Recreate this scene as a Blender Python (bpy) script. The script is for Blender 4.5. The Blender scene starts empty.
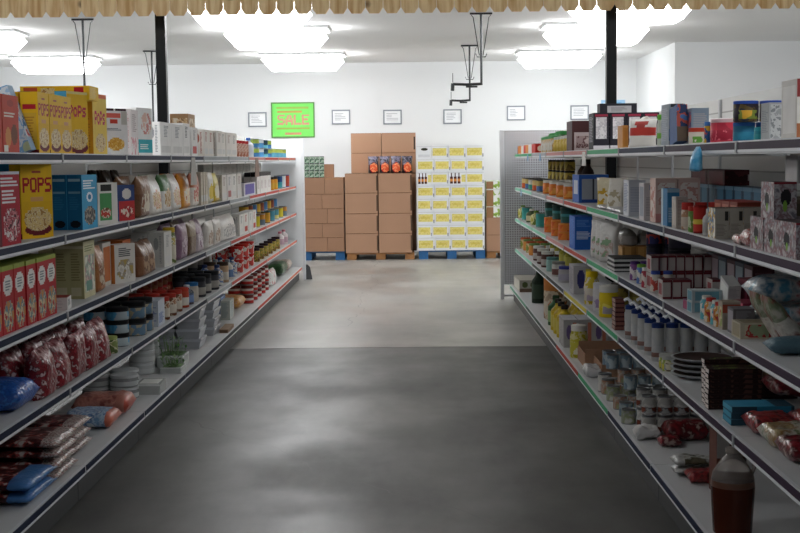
import bpy, bmesh, math, random
from mathutils import Vector, Matrix, noise
random.seed(7)
C = bpy.context.scene.collection
PI = math.pi
# ------------------------------------------------------------------ materials
_M = {}
def lin(h):
    r = [int(h[i:i+2], 16)/255 for i in (0, 2, 4)]
    return tuple((c/12.92 if c <= .04045 else ((c+.055)/1.055)**2.4) for c in r) + (1,)
def newmat(name):
    m = bpy.data.materials.new(name); m.use_nodes = True
    return m, m.node_tree.nodes, m.node_tree.links, m.node_tree.nodes['Principled BSDF']
def M(h, rough=.6, metal=0., var=.12, bump=0., scale=14.):
    k = (h, rough, metal, var, bump)
    if k in _M: return _M[k]
    m, N, L, p = newmat('surface_' + h)
    tc = N.new('ShaderNodeTexCoord'); nz = N.new('ShaderNodeTexNoise'); nz.inputs['Scale'].default_value = scale
    L.new(tc.outputs['Object'], nz.inputs['Vector'])
    mr = N.new('ShaderNodeMapRange'); mr.inputs['To Min'].default_value = 1-var; mr.inputs['To Max'].default_value = 1+var
    L.new(nz.outputs['Fac'], mr.inputs['Value'])
    mx = N.new('ShaderNodeMix'); mx.data_type = 'RGBA'; mx.blend_type = 'MULTIPLY'; mx.inputs[0].default_value = 1
    mx.inputs[6].default_value = lin(h); L.new(mr.outputs['Result'], mx.inputs[7]); L.new(mx.outputs[2], p.inputs['Base Color'])
    p.inputs['Roughness'].default_value = rough; p.inputs['Metallic'].default_value = metal
    if not metal: p.inputs['Specular IOR Level'].default_value = .22
    if bump:
        b = N.new('ShaderNodeBump'); b.inputs['Strength'].default_value = bump; b.inputs['Distance'].default_value = .01
        n2 = N.new('ShaderNodeTexNoise'); n2.inputs['Scale'].default_value = 45; L.new(tc.outputs['Object'], n2.inputs['Vector'])
        L.new(n2.outputs['Fac'], b.inputs['Height']); L.new(b.outputs['Normal'], p.inputs['Normal'])
    _M[k] = m; return m
def P(*hs, scale=38., rough=.5, bump=0., soft=False):
    """mottled printed surface: several inks broken up by noise"""
    k = ('P', hs, scale, rough, bump, soft)
    if k in _M: return _M[k]
    m, N, L, p = newmat('print_' + hs[0])
    tc = N.new('ShaderNodeTexCoord'); nz = N.new('ShaderNodeTexNoise'); nz.inputs['Scale'].default_value = scale; nz.inputs['Detail'].default_value = 3
    L.new(tc.outputs['Object'], nz.inputs['Vector'])
    cr = N.new('ShaderNodeValToRGB'); e = cr.color_ramp
    e.interpolation = 'LINEAR' if soft else 'CONSTANT'
    n = len(hs)
    while len(e.elements) < n: e.elements.new(.5)
    lo, hi = .36, .64
    for i, h in enumerate(hs):
        e.elements[i].position = 0 if (i == 0 and not soft) else lo + (hi-lo)*(i/max(1, n-1) if soft else i/n); e.elements[i].color = lin(h)
    L.new(nz.outputs['Fac'], cr.inputs['Fac']); L.new(cr.outputs['Color'], p.inputs['Base Color'])
    p.inputs['Roughness'].default_value = rough; p.inputs['Specular IOR Level'].default_value = .5 if bump else .22
    if bump:
        b = N.new('ShaderNodeBump'); b.inputs['Strength'].default_value = bump; b.inputs['Distance'].default_value = .012
        n2 = N.new('ShaderNodeTexNoise'); n2.inputs['Scale'].default_value = 40; L.new(tc.outputs['Object'], n2.inputs['Vector'])
        L.new(n2.outputs['Fac'], b.inputs['Height']); L.new(b.outputs['Normal'], p.inputs['Normal'])
    _M[k] = m; return m
def glass(h, rough=.15, trans=.9, ior=1.3):
    k = ('g', h, rough, trans)
    if k in _M: return _M[k]
    m, N, L, p = newmat('clear_plastic_' + h)
    p.inputs['Base Color'].default_value = lin(h); p.inputs['Roughness'].default_value = rough
    p.inputs['Transmission Weight'].default_value = trans; p.inputs['IOR'].default_value = ior
    _M[k] = m; return m
def film(h, alpha=.35, rough=.2):
    k = ('film', h, alpha)
    if k in _M: return _M[k]
    m, N, L, p = newmat('clear_film_' + h)
    p.inputs['Base Color'].default_value = lin(h); p.inputs['Roughness'].default_value = rough; p.inputs['Alpha'].default_value = alpha
    _M[k] = m; return m
def emit(h, s):
    m, N, L, p = newmat('lamp_glow'); p.inputs['Base Color'].default_value = lin(h)
    p.inputs['Emission Color'].default_value = lin(h); p.inputs['Emission Strength'].default_value = s
    return m
def mat(x):
    return M(x) if isinstance(x, str) else x
# ------------------------------------------------------------------ mesh building
def mk_mesh(name, verts, faces, fm, mats, smooth=False, merge=False):
    me = bpy.data.meshes.new(name); me.from_pydata(verts, [], faces)
    for m in mats: me.materials.append(m)
    me.polygons.foreach_set('material_index', fm)
    if smooth: me.polygons.foreach_set('use_smooth', [True]*len(faces))
    if merge:
        bm = bmesh.new(); bm.from_mesh(me); bmesh.ops.remove_doubles(bm, verts=bm.verts, dist=1e-5)
        bmesh.ops.recalc_face_normals(bm, faces=bm.faces); bm.to_mesh(me); bm.free()
    me.update(); return me
class MB:
    def __init__(s): s.v = []; s.f = []; s.m = []; s.mats = []
    def mi(s, m):
        m = mat(m)
        if m not in s.mats: s.mats.append(m)
        return s.mats.index(m)
    def box(s, x0, x1, y0, y1, z0, z1, m):
        i = len(s.v); k = s.mi(m)
        s.v += [(x, y, z) for z in (z0, z1) for y in (y0, y1) for x in (x0, x1)]
        for f in ((0, 2, 3, 1), (4, 5, 7, 6), (0, 1, 5, 4), (2, 6, 7, 3), (0, 4, 6, 2), (1, 3, 7, 5)):
            s.f.append(tuple(i+a for a in f)); s.m.append(k)
        return s
    def poly(s, pts, m, axis='y', d0=0, d1=.02):
        """extruded outline: pts are 2-D, extruded along axis"""
        i = len(s.v); n = len(pts); k = s.mi(m)
        def P3(p, d): return {'y': (p[0], d, p[1]), 'x': (d, p[0], p[1]), 'z': (p[0], p[1], d)}[axis]
        s.v += [P3(p, d0) for p in pts] + [P3(p, d1) for p in pts]
        s.f.append(tuple(range(i, i+n))); s.f.append(tuple(range(i+2*n-1, i+n-1, -1))); s.m += [k, k]
        for a in range(n):
            b = (a+1) % n; s.f.append((i+a, i+n+a, i+n+b, i+b)); s.m.append(k)
        return s
    def tube(s, pts, r, m, seg=8):
        pts = [Vector(p) for p in pts]; k = s.mi(m); rings = []
        for j, p in enumerate(pts):
            t = ((pts[min(j+1, len(pts)-1)]-pts[max(j-1, 0)])).normalized()
            a = t.orthogonal().normalized(); b = t.cross(a); i = len(s.v)
            s.v += [tuple(p+(a*math.cos(2*PI*q/seg)+b*math.sin(2*PI*q/seg))*r) for q in range(seg)]; rings.append(i)
        for i, j in zip(rings, rings[1:]):
            best = min(range(seg), key=lambda o: (Vector(s.v[i])-Vector(s.v[j+o])).length)
            for q in range(seg):
                w = (q+1) % seg
                s.f.append((i+q, i+w, j+(w+best) % seg, j+(q+best) % seg)); s.m.append(k)
        s.f.append(tuple(rings[0]+q for q in range(seg))); s.f.append(tuple(rings[-1]+q for q in range(seg-1, -1, -1))); s.m += [k, k]
        return s
    def lathe(s, prof, cx=0, cy=0, seg=20, sx=1., sy=1.):
        """prof: list of (r, z, material of the band below this ring)"""
        base = len(s.v)
        for r, z, _ in prof:
            s.v += [(cx+sx*max(r, 1e-4)*math.cos(2*PI*q/seg), cy+sy*max(r, 1e-4)*math.sin(2*PI*q/seg), z) for q in range(seg)]
        for j in range(1, len(prof)):
            k = s.mi(prof[j][2]); a = base+(j-1)*seg; b = base+j*seg
            for q in range(seg):
                w = (q+1) % seg; s.f.append((a+q, a+w, b+w, b+q)); s.m.append(k)
        if prof[0][0] > 1e-3: s.f.append(tuple(base+q for q in range(seg-1, -1, -1))); s.m.append(s.mi(prof[1][2]))
        e = base+(len(prof)-1)*seg
        if prof[-1][0] > 1e-3: s.f.append(tuple(e+q for q in range(seg))); s.m.append(s.mi(prof[-1][2]))
        return s
    def mesh(s, name, smooth=False): 
        me = mk_mesh(name, s.v, s.f, s.m, s.mats, smooth)
        bm = bmesh.new(); bm.from_mesh(me); bmesh.ops.recalc_face_normals(bm, faces=bm.faces); bm.to_mesh(me); bm.free()
        if smooth:
            try: me.set_sharp_from_angle(angle=math.radians(40))
            except Exception: pass
        return me
def obj(name, me, parent=None, loc=(0, 0, 0)):
    o = bpy.data.objects.new(name, me); C.objects.link(o); o.location = loc
    if parent: o.parent = parent
    return o
def tag(o, label, cat, group=None):
    o['label'] = label; o['category'] = cat
    if group: o['group'] = group
    return o
def empty(name, label, cat, loc=(0, 0, 0), rz=0, group=None):
    o = bpy.data.objects.new(name, None); C.objects.link(o); o.location = loc; o.rotation_euler = (0, 0, rz); o.empty_display_size = .1
    return tag(o, label, cat, group)
def struct(name, me, loc=(0, 0, 0)):
    o = obj(name, me, None, loc); o['kind'] = 'structure'; return o
def bevel(me, w=.004, seg=1):
    bm = bmesh.new(); bm.from_mesh(me); bmesh.ops.bevel(bm, geom=bm.edges[:], offset=w, segments=seg, affect='EDGES', profile=.6); bm.to_mesh(me); bm.free(); return me
# 5x7 letter shapes
FONT = {'P': "11110 10001 10001 11110 10000 10000 10000", 'O': "01110 10001 10001 10001 10001 10001 01110", 'S': "01111 10000 10000 01110 00001 00001 11110",
        'A': "00100 01010 01010 10001 11111 10001 10001", 'L': "10000 10000 10000 10000 10000 10000 11111", 'E': "11111 10000 10000 11110 10000 10000 11111",
        'p': "00000 11110 10001 10001 11110 10000 10000", 'o': "00000 00000 01110 10001 10001 10001 01110", 's': "00000 00000 01111 10000 01110 00001 11110"}
def facegrid(prints):
    """cells of a unit square split along the edges of its prints -> list of (u0,u1,v0,v1,mat or None)"""
    us, vs, tests = {0., 1.}, {0., 1.}, []
    for pr in prints:
        u0, v0, u1, v1, c = pr[:5]; kind = pr[5] if len(pr) > 5 else 'r'
        if kind == 'r':
            us |= {u0, u1}; vs |= {v0, v1}; tests.append((lambda u, v, a=(u0, v0, u1, v1): a[0] < u < a[2] and a[1] < v < a[3], c))
        elif kind == 'e':
            n = 9
            for i in range(n+1): us.add(u0+(u1-u0)*i/n); vs.add(v0+(v1-v0)*i/n)
            tests.append((lambda u, v, a=((u0+u1)/2, (v0+v1)/2, (u1-u0)/2, (v1-v0)/2): ((u-a[0])/a[2])**2+((v-a[1])/a[3])**2 < 1, c))
        elif kind == 'bars':      # short lines of illegible small print
            n = max(2, int(round((v1-v0)/.045))); rr = random.Random(int(u0*997+v0*313))
            for i in range(n):
                w0 = v1-(v1-v0)*(i+.55)/n; w1 = v1-(v1-v0)*i/n; e = u0+(u1-u0)*rr.uniform(.6, 1)
                us |= {u0, e}; vs |= {w0, w1}; tests.append((lambda u, v, a=(u0, w0, e, w1): a[0] < u < a[2] and a[1] < v < a[3], c))
        else:                     # a word
            word = kind; nn = len(word)*6-1
            for i in range(2*nn+2): us.add(min(1, u0+(u1-u0)*i/nn/2))
            for i in range(15): vs.add(v0+(v1-v0)*i/14)
            def t(u, v, a=(u0, v0, u1, v1), word=word, nn=nn):
                for ox in (0, .5):
                    for oy in (0, .5):
                        x, y = (u-a[0])/(a[2]-a[0])*nn-ox, (a[3]-v)/(a[3]-a[1])*7+oy
                        if x < 0 or y < 0 or y >= 7 or x % 6 >= 5 or x//6 >= len(word): continue
                        if FONT[word[int(x//6)]].split()[int(y)][int(x % 6)] == '1': return True
                return False
            tests.append((t, c))
    us, vs = sorted(us), sorted(vs)
    us = [u for i, u in enumerate(us) if i == 0 or u-us[i-1] > 1e-4]; vs = [v for i, v in enumerate(vs) if i == 0 or v-vs[i-1] > 1e-4]
    out = []
    for a, b in zip(us, us[1:]):
        for c, d in zip(vs, vs[1:]):
            m = None; um, vm = (a+b)/2, (c+d)/2
            for t, col in tests:
                if t(um, vm): m = col
            out.append((a, b, c, d, m))
    return out
def carton(W, D, H, base, pr=()):
    s = MB(); by = {k: [p[1:] for p in pr if p[0] == k] for k in 'fst'}
    def put(O, U, V, prints):
        for a, b, c, d, m in facegrid(prints):
            i = len(s.v)
            for u, v in ((a, c), (b, c), (b, d), (a, d)): s.v.append(tuple(O[j]+U[j]*u+V[j]*v for j in range(3)))
            s.f.append((i, i+1, i+2, i+3)); s.m.append(s.mi(m if m is not None else base))
    x, y = D/2, W/2
    put((x, -y, 0), (0, W, 0), (0, 0, H), by['f']); put((-x, y, 0), (0, -W, 0), (0, 0, H), by['f'])
    put((-x, -y, 0), (D, 0, 0), (0, 0, H), by['s']); put((x, y, 0), (-D, 0, 0), (0, 0, H), by['s'])
    put((-x, -y, H), (D, 0, 0), (0, W, 0), by['t']); put((-x, y, 0), (D, 0, 0), (0, -W, 0), [])
    return mk_mesh('carton', s.v, s.f, s.m, s.mats, merge=True)
def can(R, H, label, rim='b9bcc0', bands=(), seg=18):
    rim = M(rim, .3, .9); b = [(0, 0, rim), (R*.96, 0, rim), (R, .004, rim), (R, H*.06, rim), (R*.985, H*.07, rim)]
    cuts = [(0, label)]+sorted(bands, key=lambda t: t[0])
    zs = [c[0] for c in cuts]+[1]
    for i, (z, m) in enumerate(cuts):
        a, e = .07+.86*zs[i], .07+.86*zs[i+1]
        if i: b.append((R*.985, H*a+.0001, m))
        b.append((R*.985, H*e, m))
    b += [(R, H*.94, rim), (R, H*.985, rim), (R*.95, H, rim), (R*.9, H*.975, rim), (0, H*.975, rim)]
    return MB().lathe(b, seg=seg).mesh('can', True)
def jar(R, H, body, lid, label=None, lidh=.16, neck=.9, lab=(.15, .62), seg=18, shoulder=.06, lidr=None):
    hb = H*(1-lidh); lr = R*min(1, lidr or neck+.06)
    p = [(0, 0, body), (R*.9, 0, body), (R, H*.03, body), (R, hb*lab[0], body)]
    if label is not None: p += [(R*1.006, hb*lab[0]+.0005, label), (R*1.006, hb*lab[1], label), (R, hb*lab[1]+.0005, body)]
    p += [(R, hb*(1-shoulder*2), body), (R*neck, hb*.995, body), (R*neck*.98, hb, body)]
    b = MB().lathe(p, seg=seg).mesh('jar', True)
    l = MB().lathe([(lr, hb-.002, lid), (lr, H*.985, lid), (lr*.93, H, lid), (0, H, lid)], seg=seg).mesh('lid', True)
    return b, [('lid', l)]
def bottle(R, H, body, cap, label=None, lab=(.12, .5), sh=.62, neck=.35, caph=.12, capr=1.25, seg=16):
    hb = H*(1-caph)
    p = [(0, 0, body), (R*.92, 0, body), (R, H*.02, body), (R, H*lab[0], body)]
    if label is not None: p += [(R*1.008, H*lab[0]+.0005, label), (R*1.008, H*lab[1], label), (R, H*lab[1]+.0005, body)]
    p += [(R, H*sh, body), (R*.88, H*(sh+.07), body), (R*(neck+.12), H*(sh+.17), body), (R*neck, hb-.001, body), (R*neck, hb, body)]
    b = MB().lathe(p, seg=seg).mesh('bottle', True); c = R*neck*capr
    l = MB().lathe([(c, hb-.004, cap), (c, H*.985, cap), (c*.85, H, cap), (0, H, cap)], seg=seg).mesh('cap', True)
    return b, [('cap', l)]
def pouch(W, D, H, bands, patch=None, seed=0, wr=.006, nu=12, nv=14):
    """standing pillow bag; bands: (v_from, material) going up; patch: (u0,v0,u1,v1,mat) ellipse on front and back"""
    s = MB(); rd = random.Random(seed); off = Vector((rd.random()*50, rd.random()*50, rd.random()*50))
    top = rd.uniform(-.5, .5)*D*.5
    def half(sg):
        g = []
        for j in range(nv+1):
            v = j/nv; row = []
            prof = min(1, (v+.06)*8)*(1-v**4.5)**.8 if v < 1 else 0
            prof = max(prof, .03)
            for i in range(nu+1):
                u = i/nu; w = W*(1-.07*math.sin(PI*v))*(1 if v < .9 else 1-.12*(v-.9)*10*abs(2*u-1)*.0)
                y = (u-.5)*w; e = max(0., 1-(2*u-1)**4)**.5
                x = sg*D/2*prof*e + top*v*v
                n = noise.noise(Vector((x*9, y*16, v*H*16))+off*(1 if sg > 0 else 1.3))
                x += sg*wr*n*e*(1 if .03 < v < .97 else .3); z = v*H + (wr*.6*noise.noise(Vector((y*20, v*9, 3))+off) if j else 0)
                row.append((x, y, max(0, z)))
            g.append(row)
        return g
    for sg in (1, -1):
        g = half(sg); b = len(s.v)
        for row in g: s.v += row
        for j in range(nv):
            for i in range(nu):
                u, v = (i+.5)/nu, (j+.5)/nv; m = bands[0][1]
                for bv, bm_ in bands:
                    if v >= bv: m = bm_
                if patch:
                    a = patch
                    if ((u-(a[0]+a[2])/2)/((a[2]-a[0])/2))**2+((v-(a[1]+a[3])/2)/((a[3]-a[1])/2))**2 < 1: m = a[4]
                q = b+j*(nu+1)+i; f = (q, q+1, q+nu+2, q+nu+1)
                s.f.append(f if sg > 0 else f[::-1]); s.m.append(s.mi(m))
    i0 = 0; i1 = (nu+1)*(nv+1)
    for i in range(nu): s.f.append((i0+i, i1+i, i1+i+1, i0+i+1)); s.m.append(s.mi(bands[0][1]))
    return mk_mesh('pouch', s.v, s.f, s.m, s.mats, smooth=True, merge=True)
def pillow(W, D, H, bands, seed=0, wr=.008, n=14, patch=None):
    """lying bag: long way along x (D), seals at both x ends; bands along x"""
    s = MB(); off = Vector((seed*3.7, seed*1.9, seed*.7))
    for sg in (1, -1):
        b = len(s.v)
        for j in range(n+1):
            v = j/n
            for i in range(n+1):
                u = i/n; e = (max(0, 1-(2*u-1)**4)*max(0, 1-(2*v-1)**6))**.5
                x, y = (v-.5)*D, (u-.5)*W*(1-.08*math.sin(PI*v)*0+.05*abs(2*v-1))
                nn = noise.noise(Vector((x*17, y*17, sg*2))+off)+.5*noise.noise(Vector((x*40, y*40, sg))+off)
                z = H/2+sg*H/2*e*.92+sg*wr*nn*min(1, e*3)
                z = min(H, max(0., z))
                s.v.append((x, y, z))
        for j in range(n):
            for i in range(n):
                v = (j+.5)/n; u = (i+.5)/n; m = bands[0][1]
                for bv, bm_ in bands:
                    if v >= bv: m = bm_
                if patch and ((u-(patch[0]+patch[2])/2)/((patch[2]-patch[0])/2))**2+((v-(patch[1]+patch[3])/2)/((patch[3]-patch[1])/2))**2 < 1: m = patch[4]
                q = b+j*(n+1)+i; f = (q, q+1, q+n+2, q+n+1); s.f.append(f[::-1] if sg > 0 else f); s.m.append(s.mi(m))
    # close the rim
    N1 = (n+1)*(n+1)
    rim = [i for i in range(n+1)]+[(n+1)*j+n for j in range(1, n+1)]+[(n+1)*n+i for i in range(n-1, -1, -1)]+[(n+1)*j for j in range(n-1, 0, -1)]
    for a, c in zip(rim, rim[1:]+rim[:1]): s.f.append((a, c, c+N1, a+N1)); s.m.append(s.mi(bands[0][1]))
    return mk_mesh('pillow', s.v, s.f, s.m, s.mats, smooth=True, merge=True)
# ------------------------------------------------------------------ camera and where things stand
F_PX, EYE = 1310., 1.5
YAW, PITCH, ROLL = .0093, .081, -.011
cy, sy, cp, sp = math.cos(YAW), math.sin(YAW), math.cos(PITCH), math.sin(PITCH)
FW = Vector((-sy*cp, cy*cp, -sp)); R0 = Vector((cy, sy, 0)); U0 = R0.cross(FW)
cr_, sr_ = math.cos(ROLL), math.sin(ROLL)
RT = R0*cr_+U0*sr_; UP = -R0*sr_+U0*cr_
cam = bpy.data.cameras.new('camera'); co = bpy.data.objects.new('camera', cam); C.objects.link(co)
cam.sensor_width = 36; cam.lens = F_PX/800*36; cam.clip_end = 200
co.matrix_world = Matrix(((RT.x, UP.x, -FW.x, 0), (RT.y, UP.y, -FW.y, 0), (RT.z, UP.z, -FW.z, EYE), (0, 0, 0, 1)))
bpy.context.scene.camera = co
def px(p):
    v = Vector(p)-Vector((0, 0, EYE)); z = v.dot(FW); return 400+F_PX*v.dot(RT)/z, 266.5-F_PX*v.dot(UP)/z, z
XL = lambda lvl, y: (-1.4954 if lvl == 4 else -1.5563)+.0058*y
XR = lambda lvl, y: (1.0288 if lvl == 4 else 1.0859)+.0009*y
HL = [1.546, 1.1911, .8525, .5117, .165]; HR = [1.5518, 1.2031, .8783, .5565, .165]
def face_x(side, lvl, y, d): return XL(lvl, y)-d if side == 'L' else XR(lvl, y)+d
def surf(side, lvl): return (HL if side == 'L' else HR)[lvl]-.004
def y_at(side, lvl, p, d):
    a, b = 2.6, 17.5; z = surf(side, lvl)
    f = lambda y: px((face_x(side, lvl, y, d), y, z))[0]
    for _ in range(50):
        m = (a+b)/2
        if (f(m) < p) == (side == 'L'): a = m
        else: b = m
    return (a+b)/2
ORD = ['first', 'second', 'third', 'fourth', 'fifth', 'sixth', 'seventh', 'eighth', 'ninth', 'tenth', 'eleventh', 'twelfth', 'thirteenth', 'fourteenth', 'fifteenth', 'sixteenth']
LVL = ['top', 'second', 'third', 'fourth', 'bottom']
LAY = {1: [''], 2: ['lower layer', 'upper layer'], 3: ['bottom layer', 'middle layer', 'top layer']}
def laynames(n): return LAY[n] if n in LAY else ['bottom layer']+[ORD[i]+' layer up' for i in range(1, n-1)]+['top layer']
ALL = []; COLUMNS = []
def row(side, lvl, p0, n, W, D, h, kind, desc, name, cat, d=.02, cols=1, stack=1, gap=.006, yaw=0., pitch=0., z0=0., p1=None, jit=1., hm=None, var=1, roll=0.):
    """a run of like goods along a shelf: first one's near front corner at image column p0, each W along the shelf and D deep, h image rows tall"""
    y0 = y_at(side, lvl, p0, d)
    if p1 is not None: W = (y_at(side, lvl, p1, d)-y0)/n-gap
    if side == 'R' and n == 1 and p1 is None and cols == 1:
        y0 -= .6*W
    dep = px((face_x(side, lvl, y0, d), y0, surf(side, lvl)))[2]
    H = hm if hm else h*dep/F_PX
    kinds = kind if isinstance(kind, list) else [kind]; descs = desc if isinstance(desc, list) else [desc]
    names = name if isinstance(name, list) else [name]; cats = cat if isinstance(cat, list) else [cat]
    protos = {}; side_w = 'left' if side == 'L' else 'right'; out = []
    for k in range(n):
        for c in range(cols):
            COLUMNS.append((side, lvl, abs(yaw) > 3, []))
            for s in range(stack):
                q = k % len(kinds); v = (k+c+s) % var
                if (q, v) not in protos:
                    r = kinds[q](W, D, H) if var == 1 else kinds[q](W, D, H, v); protos[(q, v)] = r if isinstance(r, tuple) else (r, [])
                me, parts = protos[(q, v)]
                y = y0+(k+.5)*(W+gap); sg = -1 if side == 'L' else 1
                x = face_x(side, lvl, y, d+D/2+c*(D+gap*.7)+random.uniform(0, .004)*jit)
                ds = descs[q % len(descs)]; nm = names[q % len(names)]
                o = obj(nm, me, None, (x, y, surf(side, lvl)+z0+s*(H+.0008)+.0005))
                rz = (0 if side == 'L' else PI)+math.radians((-yaw if side == 'L' else yaw)+random.uniform(-1.2, 1.2)*jit)
                o.rotation_euler = (math.radians(roll), math.radians(pitch), rz)
                if pitch or roll:
                    bpy.context.view_layer.update()
                    zz = min((o.matrix_world.to_3x3() @ vv.co).z for vv in me.vertices); o.location.z -= zz
                tag(o, '', cats[q % len(cats)])
                for pn, pm in parts: obj(pn, pm, o)
                m_ = len(descs); nk = (k//m_, -(-(n-k % m_)//m_))
                bits = [ds]
                if nk[1] > 1: bits.append(ORD[min(nk[0], 15)]+' from camera')
                if stack > 1: bits.append(laynames(stack)[s])
                if cols > 1: bits.append(('front' if c == 0 else ORD[c])+' row')
                lb = ', '.join(bits)+f' on {side_w} {LVL[lvl]} shelf'
                if len(lb.split()) > 16: lb = lb.replace(' from camera', ' along')
                if len(lb.split()) > 16: lb = lb.replace(f' on {side_w}', f', {side_w}')
                o['label'] = lb
                if n*cols*stack > 1: o['group'] = f'{ds} on {side_w} {LVL[lvl]} shelf'
                COLUMNS[-1][3].append(o); ALL.append(o); out.append(o)
    row.H = H; row.y1 = y0+n*(W+gap); row.W = W
    return out

def settle(rounds=60):
    """nudge goods that would run into one another apart along their shelf, and keep them behind the shelf lip"""
    bpy.context.view_layer.update(); cols = []
    for side, lvl, tw, obs in COLUMNS:
        pts = [o.matrix_world @ Vector(c) for o in obs for x in [o]+list(o.children) for c in x.bound_box]
        lo = [min(p[i] for p in pts) for i in range(3)]; hi = [max(p[i] for p in pts) for i in range(3)]
        t0, t1 = lo[:], hi[:]
        if tw:
            for i in (0, 1):
                m, h = (lo[i]+hi[i])/2, (hi[i]-lo[i])/2*.84; lo[i], hi[i] = m-h, m+h
        cols.append([side, lvl, lo, hi, obs, [0, 0], t0, t1])
    by = {}
    for c in cols: by.setdefault((c[0], c[1]), []).append(c)
    for cs in by.values():
        for it in range(rounds):
            moved = False
            for i, a in enumerate(cs):
                for b in cs[i+1:]:
                    pen = [min(a[3][k], b[3][k])-max(a[2][k], b[2][k]) for k in range(3)]
                    if pen[0] < .001 or pen[1] < .001 or pen[2] < .003: continue
                    k = 0 if pen[0] < pen[1]*.8 else 1; s = pen[k]/2*1.02+.0004
                    d = 1 if (a[2][k]+a[3][k]) < (b[2][k]+b[3][k]) else -1
                    for c, sg in ((a, -d), (b, d)):
                        c[2][k] += sg*s; c[3][k] += sg*s; c[6][k] += sg*s; c[7][k] += sg*s; c[5][k] += sg*s
                    moved = True
            for c in cs:
                y = (c[6][1]+c[7][1])/2; lip = face_x(c[0], c[1], y, 0)
                if c[0] == 'L': over = max(0, c[7][0]-(lip-.014)); deep = max(0, lip-(.42 if c[1] < 4 else .48)-c[6][0]); s = deep-over
                else: over = max(0, (lip+.014)-c[6][0]); deep = max(0, c[7][0]-lip-(.42 if c[1] < 4 else .48)); s = over-deep
                if s:
                    for q in (2, 3, 6, 7): c[q][0] += s
                    c[5][0] += s
            if not moved: break
        for c in cs:
            for o in c[4]: o.location.x += c[5][0]; o.location.y += c[5][1]
SKY, EXPO, LFILL, HOT = .22, 0., 9.5, 15.5
# ------------------------------------------------------------------ room
CEIL, BACK, SIDE_R, JOG = 3.08, 21.4, 3.66, 18.3
def concrete(name, c1, c2, rough, spec=.5):
    m, N, L, p = newmat(name)
    tc = N.new('ShaderNodeTexCoord'); n1 = N.new('ShaderNodeTexNoise'); n1.inputs['Scale'].default_value = .9; n1.inputs['Detail'].default_value = 8; n1.inputs['Roughness'].default_value = .62
    mp = N.new('ShaderNodeMapping'); mp.inputs['Scale'].default_value = (1.5, .55, 1); L.new(tc.outputs['Object'], mp.inputs['Vector']); L.new(mp.outputs['Vector'], n1.inputs['Vector'])
    cr = N.new('ShaderNodeValToRGB'); cr.color_ramp.elements[0].position = .33; cr.color_ramp.elements[1].position = .67
    cr.color_ramp.elements[0].color = lin(c1); cr.color_ramp.elements[1].color = lin(c2); L.new(n1.outputs['Fac'], cr.inputs['Fac'])
    v = N.new('ShaderNodeTexVoronoi'); v.feature = 'DISTANCE_TO_EDGE'; v.inputs['Scale'].default_value = .22
    n3 = N.new('ShaderNodeTexNoise'); n3.inputs['Scale'].default_value = 1.1; n3.inputs['Detail'].default_value = 5; L.new(tc.outputs['Object'], n3.inputs['Vector'])
    mxv = N.new('ShaderNodeMix'); mxv.data_type = 'VECTOR'; mxv.inputs[0].default_value = .35; L.new(tc.outputs['Object'], mxv.inputs[4]); L.new(n3.outputs['Color'], mxv.inputs[5]); L.new(mxv.outputs[1], v.inputs['Vector'])
    lt = N.new('ShaderNodeMath'); lt.operation = 'LESS_THAN'; lt.inputs[1].default_value = .0004; L.new(v.outputs['Distance'], lt.inputs[0])
    mx = N.new('ShaderNodeMix'); mx.data_type = 'RGBA'; L.new(lt.outputs[0], mx.inputs[0]); L.new(cr.outputs['Color'], mx.inputs[6]); mx.inputs[7].default_value = lin('4a4846')
    L.new(mx.outputs[2], p.inputs['Base Color'])
    n2 = N.new('ShaderNodeTexNoise'); n2.inputs['Scale'].default_value = 1.1; n2.inputs['Detail'].default_value = 5; L.new(tc.outputs['Object'], n2.inputs['Vector'])
    mr = N.new('ShaderNodeMapRange'); mr.inputs['From Min'].default_value = .38; mr.inputs['From Max'].default_value = .62; mr.inputs['To Min'].default_value = rough-.07; mr.inputs['To Max'].default_value = rough+.07
    L.new(n2.outputs['Fac'], mr.inputs['Value']); L.new(mr.outputs['Result'], p.inputs['Roughness'])
    b = N.new('ShaderNodeBump'); b.inputs['Strength'].default_value = .004; b.inputs['Distance'].default_value = .01; L.new(n2.outputs['Fac'], b.inputs['Height']); L.new(b.outputs['Normal'], p.inputs['Normal']); p.inputs['Specular IOR Level'].default_value = spec
    return m
JOINT = 10.45
fl = MB()
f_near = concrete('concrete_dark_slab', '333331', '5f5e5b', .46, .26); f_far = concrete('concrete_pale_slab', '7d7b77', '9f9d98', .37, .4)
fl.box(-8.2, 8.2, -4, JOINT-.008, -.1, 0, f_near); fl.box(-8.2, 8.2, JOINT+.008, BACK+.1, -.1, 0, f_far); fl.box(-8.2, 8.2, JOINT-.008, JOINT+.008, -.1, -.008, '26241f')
struct('floor', fl.mesh('floor'))
wallm = M('e9ebec', .7, var=.015, scale=1.5); ceilm = M('f4f4f3', .8, var=.02, scale=1.2)
struct('ceiling', MB().box(-8.2, 8.2, -4, BACK+.1, CEIL, CEIL+.1, ceilm).mesh('ceiling'))
struct('wall_back', MB().box(-8.2, SIDE_R+.1, BACK, BACK+.1, 0, CEIL, wallm).mesh('wall'))
struct('wall_left', MB().box(-8.3, -8.2, -4, BACK+.1, 0, CEIL, wallm).mesh('wall'))
struct('wall_right', MB().poly([(SIDE_R, BACK), (SIDE_R, JOG), (8.2, JOG), (8.2, JOG+.1), (SIDE_R+.1, JOG+.1), (SIDE_R+.1, BACK)], wallm, 'z', 0, CEIL).mesh('wall'))
struct('wall_far_right', MB().box(8.2, 8.3, -4, JOG, 0, CEIL, wallm).mesh('wall'))
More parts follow.
